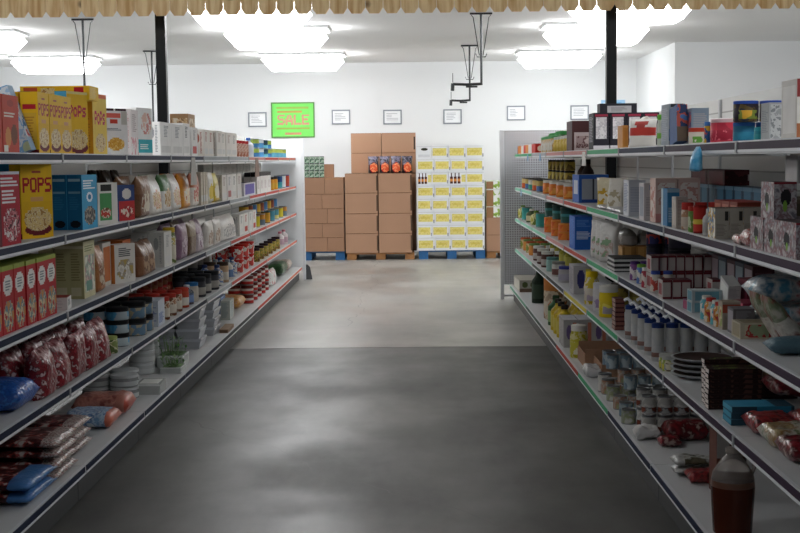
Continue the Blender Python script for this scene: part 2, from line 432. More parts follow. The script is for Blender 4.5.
# ------------------------------------------------------------------ ceiling lamps
LW, LD, LH = 1.18, .6, .2
hous = MB().box(-LW/2-.03, LW/2+.03, -LD/2-.02, LD/2+.02, CEIL-.035, CEIL-.001, M('d8dadb', .4)).mesh('housing')
def lens(st):
    b = MB(); g = emit('fdfeff', st); x, y = LW/2, LD/2
    v = [(-x, -y), (x, -y), (x, y), (-x, y)]
    i = 0; z0, z1, z2 = CEIL-.036, CEIL-.036-LH*.5, CEIL-.036-LH
    for z, ins in ((z0, .05), (z0-.06, 0.), (z2, .12)):
        b.v += [(a-math.copysign(ins, a), c-math.copysign(ins*.6, c), z) for a, c in v]
    k = b.mi(g)
    for r in (0, 4):
        for q in range(4): b.f.append((r+q, r+(q+1) % 4, r+4+(q+1) % 4, r+4+q)); b.m.append(k)
    b.f.append((11, 10, 9, 8)); b.m.append(k); b.f.append((0, 1, 2, 3)); b.m.append(k)
    return b.mesh('diffuser')
lens_hot, lens_fill = lens(HOT), lens(LFILL)
rows = [('farthest row of the ceiling lamps', 19.55, lens_hot), ('second row from the back wall', 15.75, lens_hot), ('row just behind the wooden valance', 13.2, lens_hot),
        ('added row above shelves this side of valance', 7.3, lens_fill), ('added row above the near aisle', 3.1, lens_fill)]  # these two near rows are unseen fill lamps, added to light the near shelves
for rn, y, le in rows:
    for xn, x in (('left', -5.24), ('middle', -1.58 if y > 10 else -2.1), ('right', 2.2 if y > 10 else 1.75), ('added far right', 5.95)):
        if xn == 'added far right' and y not in (13.2, 7.3): continue  # outermost column is added out of view to brighten the right wall
        r = empty('ceiling_lamp', f'{xn} bright white ceiling lamp in {rn}', 'ceiling light', (x, y, 0), 0, 'white wraparound ceiling lamps')
        obj('housing', hous, r); obj('diffuser', le, r)
# ------------------------------------------------------------------ wooden valance and steel posts
wood, N, L, p = newmat('pine_picket')
tc = N.new('ShaderNodeTexCoord'); oi = N.new('ShaderNodeObjectInfo'); mp = N.new('ShaderNodeMapping'); mp.inputs['Scale'].default_value = (9, 9, 1.1)
ad = N.new('ShaderNodeVectorMath'); ad.operation = 'ADD'; L.new(tc.outputs['Object'], ad.inputs[0]); ml = N.new('ShaderNodeVectorMath'); ml.operation = 'SCALE'; L.new(oi.outputs['Location'], ml.inputs[0]); ml.inputs['Scale'].default_value = 3.7; L.new(ml.outputs[0], ad.inputs[1])
L.new(ad.outputs[0], mp.inputs['Vector']); nz = N.new('ShaderNodeTexNoise'); nz.inputs['Scale'].default_value = 3; nz.inputs['Detail'].default_value = 6; L.new(mp.outputs['Vector'], nz.inputs['Vector'])
cr = N.new('ShaderNodeValToRGB'); e = cr.color_ramp; e.elements[0].position = .3; e.elements[0].color = lin('cfa066'); e.elements[1].position = .6; e.elements[1].color = lin('f2d6a4'); L.new(nz.outputs['Fac'], cr.inputs['Fac'])
vo = N.new('ShaderNodeTexVoronoi'); vo.inputs['Scale'].default_value = 3.3; L.new(ad.outputs[0], vo.inputs['Vector']); lt = N.new('ShaderNodeMapRange'); lt.inputs['From Min'].default_value = .07; lt.inputs['From Max'].default_value = .14; L.new(vo.outputs['Distance'], lt.inputs['Value'])
mx = N.new('ShaderNodeMix'); mx.data_type = 'RGBA'; L.new(lt.outputs['Result'], mx.inputs[0]); mx.inputs[6].default_value = lin('6b4526'); L.new(cr.outputs['Color'], mx.inputs[7]); L.new(mx.outputs[2], p.inputs['Base Color']); p.inputs['Roughness'].default_value = .6
PW, VY, VB = .134, 10.0, 2.605
val = empty('wooden_valance', 'scalloped pine picket valance hanging across the aisle below the ceiling', 'valance', (0, VY, 0))
pk = MB().poly([(-.0655, .042), (-.036, 0), (.036, 0), (.0655, .042), (.0655, CEIL-VB-.002), (-.0655, CEIL-VB-.002)], wood, 'y', -.016, 0).mesh('picket')
for k in range(56): obj('picket', pk, val, (-3.75+k*PW, random.uniform(0, .002), VB))
obj('beam', MB().box(-3.8, 3.8, .003, .045, CEIL-.19, CEIL-.003, wood).mesh('beam'), val)
blk = M('15171a', .45)
def on_col(p, side, d):
    a, b = 5., 15.
    for _ in range(40):
        m = (a+b)/2
        if (px((face_x(side, 0, m, d), m, 2.2))[0] < p) == (side == 'L'): a = m
        else: b = m
    return a
for side, p_, w in (('L', 162, 'left'), ('R', 611, 'right')):
    y = on_col(p_, side, .475); x = face_x(side, 0, y, .475)
    t = empty('steel_post', f'black square steel post rising behind the {w} shelves to the valance', 'post', (x, y, 0))
    obj('shaft', bevel(MB().box(-.039, .039, -.039, .039, .012, CEIL-.004, blk).mesh('shaft'), .004), t)
    obj('base_plate', MB().box(-.05, .05, -.05, .05, 0.001, .0118, blk).mesh('base_plate'), t)
# ------------------------------------------------------------------ shelving
metal = M('c9cacb', .45, var=.03); lipm = M('d5d7da', .3, var=.02); kickm = M('4c4d4e', .5); edge_w = M('f0f2f5', .5, var=.01)
def slat_mat():
    m, N, L, p = newmat('slotted_back_panel'); tc = N.new('ShaderNodeTexCoord'); sx = N.new('ShaderNodeSeparateXYZ'); L.new(tc.outputs['Object'], sx.inputs[0])
    a = N.new('ShaderNodeMath'); a.operation = 'MULTIPLY'; a.inputs[1].default_value = 1/.075; L.new(sx.outputs['Z'], a.inputs[0])
    f = N.new('ShaderNodeMath'); f.operation = 'FRACT'; L.new(a.outputs[0], f.inputs[0]); l = N.new('ShaderNodeMath'); l.operation = 'LESS_THAN'; l.inputs[1].default_value = .1; L.new(f.outputs[0], l.inputs[0])
    x = N.new('ShaderNodeMix'); x.data_type = 'RGBA'; L.new(l.outputs[0], x.inputs[0]); x.inputs[6].default_value = lin('d3d2ce'); x.inputs[7].default_value = lin('9f9d97'); L.new(x.outputs[2], p.inputs['Base Color']); p.inputs['Roughness'].default_value = .5  # shadow lines between the slats are put into the colour as gray bands
    return m
def peg_mat(base, hole):
    m, N, L, p = newmat('pegboard'); tc = N.new('ShaderNodeTexCoord'); sc = N.new('ShaderNodeVectorMath'); sc.operation = 'SCALE'; sc.inputs['Scale'].default_value = 1/.0254; L.new(tc.outputs['Object'], sc.inputs[0])
    fr = N.new('ShaderNodeVectorMath'); fr.operation = 'FRACTION'; L.new(sc.outputs[0], fr.inputs[0]); sx = N.new('ShaderNodeSeparateXYZ'); L.new(fr.outputs[0], sx.inputs[0])
    cb = N.new('ShaderNodeCombineXYZ'); L.new(sx.outputs['X'], cb.inputs[0]); L.new(sx.outputs['Z'], cb.inputs[2]); ds = N.new('ShaderNodeVectorMath'); ds.operation = 'DISTANCE'; ds.inputs[1].default_value = (.5, 0, .5); L.new(cb.outputs[0], ds.inputs[0])
    l = N.new('ShaderNodeMath'); l.operation = 'LESS_THAN'; l.inputs[1].default_value = .3; L.new(ds.outputs['Value'], l.inputs[0])
    x = N.new('ShaderNodeMix'); x.data_type = 'RGBA'; L.new(l.outputs[0], x.inputs[0]); x.inputs[6].default_value = lin(base); x.inputs[7].default_value = lin(hole); L.new(x.outputs[2], p.inputs['Base Color']); p.inputs['Roughness'].default_value = .5
    return m
slatm = slat_mat()
NAVY, RED, GRN, GRY, YEL, PUR, PNK, AQU, ORG = '1a2540', 'c24a3e', '4fae7c', 'a8adb2', 'd9c545', '3a2a3e', 'd0938f', '8fd2b8', 'd97a62'
strips = {'L': {0: [NAVY]*5+[GRY, GRY, PNK, RED, ORG], 1: [NAVY]*6+[GRY, RED, RED, ORG], 2: [NAVY]*5+[GRY, RED, RED, ORG, ORG], 3: [NAVY]*5+[GRY, RED, RED, ORG, ORG], 4: [NAVY]*5+['444648', '444648', RED, RED, ORG]},
          'R': {0: [PUR, PUR, NAVY, GRN, PNK, PNK, GRY, GRN, GRN], 1: [PUR, PUR, NAVY, GRN, RED, PNK, GRY, AQU, AQU], 2: [PUR, PUR, NAVY, GRN, RED, PNK, AQU, AQU, AQU], 3: [PUR, PUR, NAVY, GRN, YEL, '3c403f', '55605a', AQU, AQU], 4: [PUR, NAVY, NAVY, GRN, RED, '555', '445c50', '6fa58c', '6fa58c']}}
strips['R'][4][5] = '55585a'
def gondola(side, joints, label):
    sg = -1 if side == 'L' else 1; lip = XL if side == 'L' else XR; H = HL if side == 'L' else HR
    g = empty('store_shelving', label, 'shelving unit')
    y0, y1 = joints[0], joints[-1]; bk = lambda y: lip(0, y)+sg*.53
    def slant(b, fx0, fx1, ya, yb, z0, z1, m):    # box whose long faces follow the lightly turned shelf line
        i = len(b.v); k = b.mi(m)
        b.v += [(fx0(ya), ya, z0), (fx1(ya), ya, z0), (fx1(yb), yb, z0), (fx0(yb), yb, z0), (fx0(ya), ya, z1), (fx1(ya), ya, z1), (fx1(yb), yb, z1), (fx0(yb), yb, z1)]
        for f in ((0, 3, 2, 1), (4, 5, 6, 7), (0, 1, 5, 4), (1, 2, 6, 5), (2, 3, 7, 6), (3, 0, 4, 7)): b.f.append(tuple(i+a for a in f)); b.m.append(k)
        return b
    for a, b_ in zip(joints, joints[1:]):
        i = joints.index(a); ya, yb = a+.003, b_-.003
        obj('back_panel', slant(MB(), lambda y: bk(y), lambda y: bk(y)+sg*.02, ya, yb, .12, 1.80, slatm).mesh('back_panel'), g)
        obj('kick_plate', slant(MB(), lambda y: lip(4, y)+sg*.035, lambda y: lip(4, y)+sg*.05, ya, yb, .002, H[4]-.045, kickm).mesh('kick_plate'), g)
        for lv in range(5):
            h = H[lv]; dp = .43 if lv < 4 else .49
            s = slant(MB(), lambda y: lip(lv, y)+sg*.012, lambda y: lip(lv, y)+sg*dp, ya, yb, h-.032, h-.004, metal)
            slant(s, lambda y: lip(lv, y), lambda y: lip(lv, y)+sg*.012, ya, yb, h-.044, h, lipm)
            so = obj('shelf' if lv < 4 else 'base_shelf', s.mesh('shelf'), g)
            st = strips[side][lv][min(i, len(strips[side][lv])-1)]
            q = slant(MB(), lambda y: lip(lv, y)-sg*.004, lambda y: lip(lv, y), ya+.012, yb-.012, h-.029, h-.005, M(st, .65))
            slant(q, lambda y: lip(lv, y)-sg*.005, lambda y: lip(lv, y), ya+.012, yb-.012, h-.038, h-.0295, edge_w)  # white lower edge, with the label holder's highlight put into its colour
            obj('price_rail', q.mesh('price_rail'), so)
    for y in joints:
        up = MB(); x = bk(y); s2 = sorted((x-sg*.012, x)); up.box(s2[0], s2[1], y-.015, y+.015, .12, 1.795, metal)
        obj('upright', up.mesh('upright'), g)
        for lv in range(4):
            xs = sorted((lip(lv, y)+sg*.014, bk(y)-sg*.013)); h = H[lv]; pts = [(xs[0], h-.034), (xs[1], h-.034), (xs[1], h-.052 if sg > 0 else h-.04), (xs[0], h-.04 if sg > 0 else h-.052)]
            obj('bracket', MB().poly(pts, metal, 'y', y-.002, y+.002).mesh('bracket'), g)
            xc = sorted((lip(lv, y)-sg*.007, lip(lv, y)+sg*.0)); obj('clip', MB().box(xc[0], xc[1], y-.011, y+.011, h-.04, h-.002, M('9da0a3', .4)).mesh('clip'), g)
    return g, bk
JL = [3.18, 4.45]+[5.72+1.255*k for k in range(9)]+[16.55]
JR = [3.15]+[4.40+1.25*k for k in range(8)]+[13.87]
gl, bkl = gondola('L', JL, 'long white store shelving run along the left of aisle, five shelves high')
gr, bkr = gondola('R', JR, 'long store shelving run along the right of aisle ending in gray pegboard')
ye = JL[-1]+.03
obj('end_panel', MB().box(bkl(ye)-.02, -1.385, ye, ye+.03, .11, 1.775, M('e6e8ea', .5, var=.02)).mesh('end_panel'), gl)
obj('end_post', bevel(MB().box(-1.384, -1.35, ye-.005, ye+.035, .0, 1.78, M('dfe1e4', .4)).mesh('end_post'), .003), gl)
obj('foot', MB().poly([(-1.349, .002), (-1.27, .002), (-1.30, .16), (-1.33, .19), (-1.349, .19)], M('55575a', .5), 'y', ye, ye+.03).mesh('foot'), gl)
ye = JR[-1]+.12
obj('end_panel', MB().box(.985, bkr(ye)+.02, ye, ye+.03, .16, 1.80, peg_mat('cfd3d9', '63666c')).mesh('end_panel'), gr)
obj('end_post', bevel(MB().box(.945, .984, ye-.005, ye+.035, .0, 1.805, M('cdd0d4', .4)).mesh('end_post'), .003), gr)
obj('foot', MB().box(.985, 1.3, ye, ye+.03, .03, .05, M('b9bcc0', .4)).mesh('foot'), gr)
# ------------------------------------------------------------------ pipe drops from the ceiling
pipe = M('3c3e40', .4, .6)
def drop(x, y, bottom, arm, label):
    t = empty('pipe_drop', label, 'hanging pipe', (x, y, 0), 0, 'dark pipe drops hung from the ceiling'); c = CEIL-.004
    obj('crossbar', MB().tube([(-.12, 0, c-.012), (.12, 0, c-.012)], .011, pipe).mesh('crossbar', True), t)
    obj('pipe', MB().tube([(0, 0, c-.024), (0, 0, bottom)], .013, pipe).mesh('pipe', True), t)
    for s in (-1, 1): obj('brace', MB().tube([(s*.105, 0, c-.028), (s*.085, 0, c-.05), (s*.02, 0, c-.46)], .005, pipe, 6).mesh('brace', True), t)
    hk = MB().tube([(-.06, 0, c-.44), (-.045, 0, c-.475), (.045, 0, c-.475), (.06, 0, c-.44)], .006, pipe, 6); obj('hook', hk.mesh('hook', True), t)
    if arm:
        obj('arm', MB().tube([(0, 0, bottom+.013), (-arm*.5, -.01, bottom+.006), (-arm, -.015, bottom+.012)], .015, pipe).mesh('arm', True), t)
        obj('nozzle', MB().tube([(-arm, -.015, bottom+.02), (-arm-.005, -.015, bottom-.06)], .02, pipe).mesh('nozzle', True), t)
        obj('needle', MB().tube([(-arm, -.015, bottom+.03), (-arm, -.015, bottom+.13)], .004, pipe, 6).mesh('needle', True), t)
        obj('valve', MB().tube([(-arm*.55, -.05, bottom-.02), (-arm*.15, -.05, bottom-.02)], .01, pipe, 6).tube([(-arm*.35, -.05, bottom-.02), (-arm*.35, -.01, bottom+.008)], .006, pipe, 6).mesh('valve', True), t)
def at_xz(p, q, z):      # where the sight line of an image point meets height z
    d = FW+RT*((p-400)/F_PX)-UP*((q-266.5)/F_PX); k = (z-EYE)/d.z; return d.x*k, d.y*k
for p_, q_, b_, pb, arm, lb in ((481, 12, 85, 482, .31, 'nearer dark pipe drop right of center, bent arm at its bottom'), (469.5, 44.5, 101, 472, .26, 'farther dark pipe drop right of center, bent arm at its bottom'),
                                (82.5, 18, 0, 0, 0, 'dark pipe drop with braces above the yellow cereal boxes'), (151.5, 50, 0, 0, 0, 'dark pipe drop beside the left black post')):
    x, y = at_xz(p_, q_, CEIL); bz = 1.95
    if b_:
        for k in range(400):
            bz = CEIL-.004*k
            if px((x, y, bz))[1] > b_: break
    drop(x, y, bz, arm, lb)
# ------------------------------------------------------------------ signs on the back wall
def on_back(p, q, y=BACK):
    d = FW+RT*((p-400)/F_PX)-UP*((q-266.5)/F_PX); k = y/d.y; return d.x*k, EYE+d.z*k
def wall_sheet(name, part, x0, y0, x1, y1, prints, base, label, cat, frame=None, group=None, wy=BACK):
    a, zt = on_back(x0, (y0+y1)/2, wy); b, _ = on_back(x1, (y0+y1)/2, wy); m = (x0+x1)/2; zt = on_back(m, y0, wy)[1]; zb = on_back(m, y1, wy)[1]
    s = MB(); w, h = b-a, zt-zb
    for u0, u1, v0, v1, mm in facegrid(prints):
        i = len(s.v); s.v += [(-w/2+u0*w, -.004, v0*h), (-w/2+u1*w, -.004, v0*h), (-w/2+u1*w, -.004, v1*h), (-w/2+u0*w, -.004, v1*h)]; s.f.append((i, i+1, i+2, i+3)); s.m.append(s.mi(mm if mm is not None else base))
    i = len(s.v); s.v += [(-w/2, 0, 0), (w/2, 0, 0), (w/2, 0, h), (-w/2, 0, h)]; k = s.mi(base); s.f.append((i+3, i+2, i+1, i)); s.m.append(k)
    j = len(s.v); s.v += [(-w/2, -.004, 0), (w/2, -.004, 0), (w/2, -.004, h), (-w/2, -.004, h)]
    for q in range(4): s.f.append((j+q, i+q, i+(q+1) % 4, j+(q+1) % 4)); s.m.append(k)
    me = mk_mesh('sheet', s.v, s.f, s.m, s.mats, merge=True)
    t = empty(name, label, cat, ((a+b)/2, wy-.003, zb), 0, group); obj(part, me, t)
    if frame:
        f = MB(); r = .02; fm = M(frame, .4)
        for bx in ((-w/2-r, w/2+r, -r, 0), (-w/2-r, w/2+r, h, h+r), (-w/2-r, -w/2, 0, h), (w/2, w/2+r, 0, h)): f.box(bx[0], bx[1], -.014, -.0005, bx[2], bx[3], fm)
        obj('frame', f.mesh('frame'), t)
    return t
og = 'dea088'
wall_sheet('sale_poster', 'sheet', 272.5, 103.5, 313.5, 136.5, [(.1, .84, .88, .9, 'a8c860', 'r'), (.12, .72, .72, .78, 'd0b060', 'r'), (.12, .35, .88, .66, og, 'SALE'), (.1, .22, .9, .27, 'b0c060', 'r'), (.3, .05, .7, .12, 'e0a080', 'r')],
           M('86ee72', .6, var=.02), 'bright green paper poster reading SALE on the back wall', 'poster', '6a9a5a')
for k, (x, y, lb) in enumerate(((257.5, 119.5, 'white framed notice on back wall just left of the green poster'), (341, 117, 'white framed notice on back wall just right of the green poster'), (392.5, 117, 'white framed notice above the tall brown boxes'),
                          (452.5, 116.5, 'white framed notice above the yellow and white cases'), (516, 113, 'white framed notice above the gray pegboard end'), (579.5, 112.5, 'white framed notice on back wall behind the dark brown boxes'))):
    rd = random.Random(k)
    pr = [(.12, .25+.13*i, .12+rd.uniform(.3, .76), .29+.13*i, 'a9acb2') for i in range(5)]
    wall_sheet('wall_notice', 'paper', x-8, y-6, x+8, y+6.2, pr, M('f1f3f5', .6, var=.01), lb, 'sign', '8f959d', 'framed notices on the back wall')
wall_sheet('wall_picture', 'print', 601, 100, 625, 113, [(0, 0, 1, .3, 'e8c0a8'), (0, .45, 1, 1, '9cc6e6'), (.1, .5, .3, .8, 'dfe9f2'), (.6, .55, .85, .85, '7fb0d8')], M('e9eef2', .6), 'pale blue picture on back wall behind the right black post', 'picture')
# ------------------------------------------------------------------ pallets of stock by the back wall
PY = 19.75
def at_x(p, y=PY): return on_back(p, 240, y)[0]
def pallet(x0, x1, y0, y1, h, wood_, label, blocks=3):
    t = empty('pallet', label, 'pallet', ((x0+x1)/2, (y0+y1)/2, 0)); w, d = (x1-x0)/2, (y1-y0)/2; wm = M(wood_, .7, var=.25)
    n = 5
    for k in range(n):
        a = -d+2*d*k/n; obj('deck_board', MB().box(-w, w, a+.02, a+2*d/n-.02, h-.02, h, wm).mesh('deck_board'), t)
    for k in range(blocks):
        c = -w+.07+(2*w-.14)*k/(blocks-1); obj('stringer', MB().box(c-.07, c+.07, -d+.02, d-.02, .001, h-.0205, wm).mesh('stringer'), t)
    return t
kraft = M('b08a70', .7, var=.05, scale=3); kraft2 = M('a27d64', .7, var=.05, scale=3); tape = M('c49a78', .35); seam = M('7a5a40', .8); dk = M('2c2622', .7)
def kbox(W, D, H, k=kraft, extra=()):
    return carton(W, D, H, k, [('f', 0, .985, 1, 1, seam), ('f', 0, .0, 1, .012, seam), ('s', .44, 0, .56, 1, tape), ('t', 0, .46, 1, .54, tape)]+list(extra))
def stockbox(x0, x1, z0, z1, label, me_f=None, y=PY, D=.48, name='cardboard_box', cat='cardboard box', group=None, k=kraft, extra=(), rz=0):
    W, H = x1-x0, z1-z0; me = (me_f or (lambda W, D, H: kbox(W, D, H, k, extra)))(W, D, H)
    o = obj(name, me, None, ((x0+x1)/2, y+D/2, z0)); o.rotation_euler = (0, 0, -PI/2+rz); return tag(o, label, cat, group)
zof = lambda q, y=PY: on_back(400, q, y)[1]
g = .004
# left pallet
xa, xb = at_x(305), at_x(344.5); ph = .13
pallet(xa-.55, xb+.0, PY+.03, PY+1.0, ph, '37699c', 'blue wooden pallet under the leftmost brown box stack')
zs = [ph+.002+(.445*2/4)*k for k in range(5)]; zs = [ph+.002, .345, .56, .78, 1.0]
for r in range(4):
    cut = xa+(xb-xa)*(.45 if r % 2 else .58)
    for c, (u, v) in enumerate(((xa-.5, cut-.37+.37), (cut, xb))):
        a = xa-.0 if c == 0 else cut
        stockbox(a, (cut if c == 0 else xb)-g, zs[r]+.002, zs[r+1], f'brown cardboard box, {"left" if c == 0 else "right"} column, {ORD[r]} layer of leftmost pallet', group='brown boxes on the leftmost pallet', k=kraft2)
m1 = at_x(325.5)
stockbox(xa, m1-g, zs[4]+.002, zs[4]+.25, 'brown cardboard box under the green cans on leftmost pallet', k=kraft2)
stockbox(m1, xb-.004, zs[4]+.002, zs[4]+.25, 'brown cardboard box with open flap beside the green cans stack', k=kraft2, extra=[('f', 0, .86, 1, .985, 'a98060')])
stockbox(m1-.03, m1+.12, zs[4]+.2525, zs[4]+.45, 'small brown cardboard box standing behind the green cans', y=PY+.25, D=.2, k=kraft2)
cz = zs[4]+.252
gc = can(.0365, .105, P('4a6a54', 'b9c8b8', '7a9a82', scale=24), '2a3a30', seg=14)
for lay in range(3):
    for c in range(4):
        x = xa+.04+c*.0755
        o = obj('green_can', gc, None, (x, PY+.06, cz+lay*.1062)); tag(o, f'green and white can, {ORD[c]} from left, {laynames(3)[lay]}, on leftmost box stack', 'can', 'green cans on the leftmost box stack')
# middle pallet, tall pair
xa, xm, xb = at_x(345.5), at_x(379), at_x(413)
pallet(xa+.02, xb+.02, PY+.02, PY+1.1, .1, 'a8794e', 'plain wooden pallet under the tall brown boxes in the middle')
zs = [.102]+[zof(q) for q in (233.3, 213.3, 192.8, 173.2)]
for c, (u, v) in enumerate(((xa, xm), (xm, xb))):
    for r in range(4):
        stockbox(u+.003, v-.012, zs[r]+.002, zs[r+1], f'large brown cardboard box, {"left" if c == 0 else "right"} column, {ORD[r]} layer of middle pallet', group='large brown boxes on the middle pallet', extra=[('s', .0, .1, .1, .9, dk), ('f', .955, .12, 1, .9, '5a4636')])
xa2, xm2, xb2 = at_x(352, PY+.5), at_x(382.5, PY+.5), at_x(417, PY+.5)
zt = [zs[4]-.35, zs[4]+.002, zof(152.8, PY+.5), zof(132.8, PY+.5)]
for c, (u, v) in enumerate(((xa2, xm2), (xm2, xb2))):
    nb = ('left', 'right')[c]
    for r in range(3):
        stockbox(u+.003, v-.006, zt[r]+.002 if r else .102, zt[r+1] if r else zs[4], f'large brown cardboard box in back, {nb} column, {("lowest", "second highest", "highest")[r]} of rear pile', y=PY+.52, group='large brown boxes in the rear pile', extra=[('f', .94, .15, .985, .8, dk)] if (c and r == 2) else ())
snack = P('17181c', '24252b', 'c9452f', 'e2803a', '23242b', scale=9, rough=.25, bump=.5)
for k in range(4):
    x0, x1 = at_x(368.5+k*11.3), at_x(379.5+k*11.3)
    me = pouch(x1-x0-.002, .15, .255, [(0, M('1d1e24', .3, bump=.5)), (.5, P('1d1e26', '3a3a4c', '7a7488', '1d1e26', scale=16, bump=.5, rough=.3))], (.15, .06, .95, .62, P('e2603a', 'f09a6a', 'c9352f', scale=14)), seed=k)
    o = obj('snack_bag', me, None, ((x0+x1)/2, PY+.2, zs[4]+.002)); o.rotation_euler = (0, math.radians(4), -PI/2); tag(o, f'black and orange bag, {ORD[k]} from left, on the middle box stack', 'bag', 'black and orange bags on the middle boxes')
# yellow and white cases
xa, xb = at_x(417.5), at_x(484.5); n = 8
pallet(xa+.02, xb+.01, PY+.02, PY+1.0, .13, '37699c', 'blue wooden pallet under the yellow and white cases')
yel = P('e6d878', 'eee08c', 'd8c868', scale=30); whm = M('eef0f2', .5, var=.02); z0 = .132; hh = (zof(145.6)-z0)/n
for r in range(n):
    sh = .0 if r % 2 else .035
    cuts = [xa, xa+(xb-xa)*(.22+sh*1.2), xa+(xb-xa)*(.47+sh*.9), xa+(xb-xa)*(.73+sh*.3), xb]
    for c in range(4):
        pr = [('f', .06, .2, .9, .78, yel), ('f', .2, .42, .8, .6, 'd2bd3c', 'bars'), ('f', .0, .9, 1, .93, 'c9ccd1'), ('f', .92, .1, .985, .35, '8f949b'), ('s', .1, .2, .9, .8, yel)]
        beer = r == 5 and c in (0, 2)
        if beer:
            pr = [('f', .0, .9, 1, .93, 'c9ccd1'), ('f', .75, .2, .98, .75, yel)]
            for b in range(3):
                u = .08+b*.22; pr += [('f', u, .08, u+.17, .62, '4a1d12'), ('f', u+.055, .6, u+.115, .9, '3a1710'), ('f', u, .25, u+.17, .45, 'd98b3a')]
        if r == 7 and c == 0: pr = [('f', .3, .6, .75, .8, '2a2718', 'e'), ('f', 0, .9, 1, .93, 'c9ccd1'), ('f', .1, .1, .9, .3, 'd9dbde')]
        lb = f'white case with yellow panel, {ORD[c]} from left, {ORD[r]} layer from floor'
        if beer: lb = f'white case printed with three brown bottles, {"left" if c == 0 else "right"} one'
        stockbox(cuts[c]+.002, cuts[c+1]-.003, z0+hh*r+.001, z0+hh*(r+1)-.001, lb, lambda W, D, H, pr=pr: carton(W, D, H, whm, pr), y=PY+random.uniform(0, .02), name='drink_case', cat='case', group='yellow and white cases on the blue pallet')
# right pile half hidden by the pegboard
xa, xb = at_x(487), at_x(502)
pallet(xa, xb+.35, PY+.1, PY+.9, .1, 'a8794e', 'plain wooden pallet mostly hidden behind the gray pegboard')
z = .102
gw = P('e8ebe6', 'e8ebe6', '9ab857', '6f9440', scale=9)
for k, (q, lb, kk) in enumerate(((236, 'lowest', kraft), (218.5, 'second', kraft), (207.5, 'third, green and white', gw), (190, 'fourth, half green and white', gw), (182, 'topmost, flat', gw))):
    z1 = zof(q, PY+.1); stockbox(xa, xb+.3, z+.002, z1, f'{lb} {"brown cardboard box" if kk is kraft else "printed carton"} in the pile beside pegboard', (lambda W, D, H, kk=kk: kbox(W, D, H)) if kk is kraft else (lambda W, D, H: carton(W, D, H, gw, [('f', .0, .0, .2, 1, '9a7350'), ('f', 0, .94, 1, 1, 'd5d8d2')])), y=PY+.1); z = z1
# ------------------------------------------------------------------ kinds of goods
def B(base, *pr): return lambda W, D, H: carton(W, D, H, base, pr)
Y1, Y2, PR_, MAR = 'f0c01c', 'd9a20e', 'b3122a', '6b1020'
flakes = P('e8cf94', 'd9b56a', 'f2e2b8', 'b98848', scale=60)
def pops(side_c=Y2):
    return B(Y1, ('f', .0, .0, 1, .5, 'eab81a'), ('f', .1, .04, .95, .2, MAR, 'e'), ('f', .08, .1, .95, .42, flakes, 'e'), ('f', .06, .62, .96, .82, PR_, 'POPS'), ('f', .36, .88, .64, .91, 'b0503a'), ('f', .3, .5, .7, .56, 'e2a86a'),
             ('s', .12, .72, .88, .8, PR_), ('s', .1, .1, .9, .66, 'e0b53a'), ('s', .2, .15, .8, .6, 'c08a2a', 'bars'), ('s', 0, 0, 1, .07, MAR), ('t', .1, .2, .9, .8, Y2))
blue_side = lambda f: (('s', 0, 0, 1, 1, '4aa5d6'), ('s', .2, .62, .8, .86, 'd8ecf5', 'e'), ('s', .3, .66, .7, .78, '1f3a66', 'e'), ('s', .3, .1, .7, .5, '2f6fb0', 'bars'), ('s', 0, 0, 1, .06, 'd23a2a'))
popsb = B(Y1, ('f', .1, .02, .98, .2, MAR, 'e'), ('f', .08, .08, .96, .4, flakes, 'e'), ('f', .1, .6, .9, .8, 'c2224a', 'pops'), ('f', 0, .96, 1, 1, 'e8d890'), *blue_side(0))
popso = B('f2cf5a', ('f', .14, .5, .86, .74, 'cf3a58', 'pops'), ('f', 0, .93, 1, 1, 'e2703a'), ('f', .15, .05, .9, .35, flakes, 'e'), ('s', 0, 0, 1, 1, 'd9941c'), ('s', .2, .1, .8, .6, 'b87a1a', 'bars'), ('t', 0, 0, 1, 1, 'e2703a'))
coral = B('cc4430', ('f', .1, .6, .9, .7, 'e6d3c6', 'bars'), ('f', .3, .8, .7, .92, 'b23a2c', 'e'), ('f', .15, .1, .5, .45, 'd98b4a', 'e'), ('f', .5, .15, .9, .5, '7a3b22', 'e'), ('f', .05, .03, .3, .14, 'ece6dc'),
          ('s', .05, .62, .95, .72, 'f0ddd2', 'bars'), ('s', .1, .2, .9, .5, P('c23a2c', 'd98b4a', '6b4a22', scale=30)), ('s', .1, .05, .4, .15, 'f0ece6'))
paleblue = B('a9c9e6', ('s', 0, 0, 1, 1, P('a9cbe8', 'dfe9f2', '7fb2de', 'c9d8b0', scale=16)), ('f', .1, .2, .9, .8, P('4a86c0', 'e2e8f0', 'd0506a', scale=14)))
darkblue = B('1c3557', ('f', .1, .1, .9, .5, '2f6fa0'), ('s', .1, .1, .9, .4, '2f6fa0'))
oats = B('f1efee', ('f', .0, .8, .72, .9, 'e0685a'), ('f', .3, .68, .6, .77, 'c9412f'), ('f', .75, .66, .98, .94, 'c9c6bd'), ('f', .18, .52, .85, .58, '7d8088', 'bars'), ('f', .1, .03, .92, .33, 'fbfaf6', 'e'), ('f', .2, .1, .85, .38, P('e6b24a', 'd99a30', 'f2cf7a', scale=50), 'e'), ('f', 0, .95, .45, 1, '3a1620'), ('f', .52, .95, .95, 1, '3a1620'), ('s', 0, 0, 1, 1, 'e2dcda'), ('s', .2, .1, .8, .9, 'c7a9a2', 'bars'), ('t', 0, 0, 1, 1, '3a1620'))
pinkw = B('e6dedd', ('f', 0, .0, 1, .4, P('d98a92', 'ece2e0', scale=20)), ('s', .2, .1, .8, .9, 'd3a5a5', 'bars'), ('f', .2, .5, .8, .9, 'b8a8a8', 'bars'))
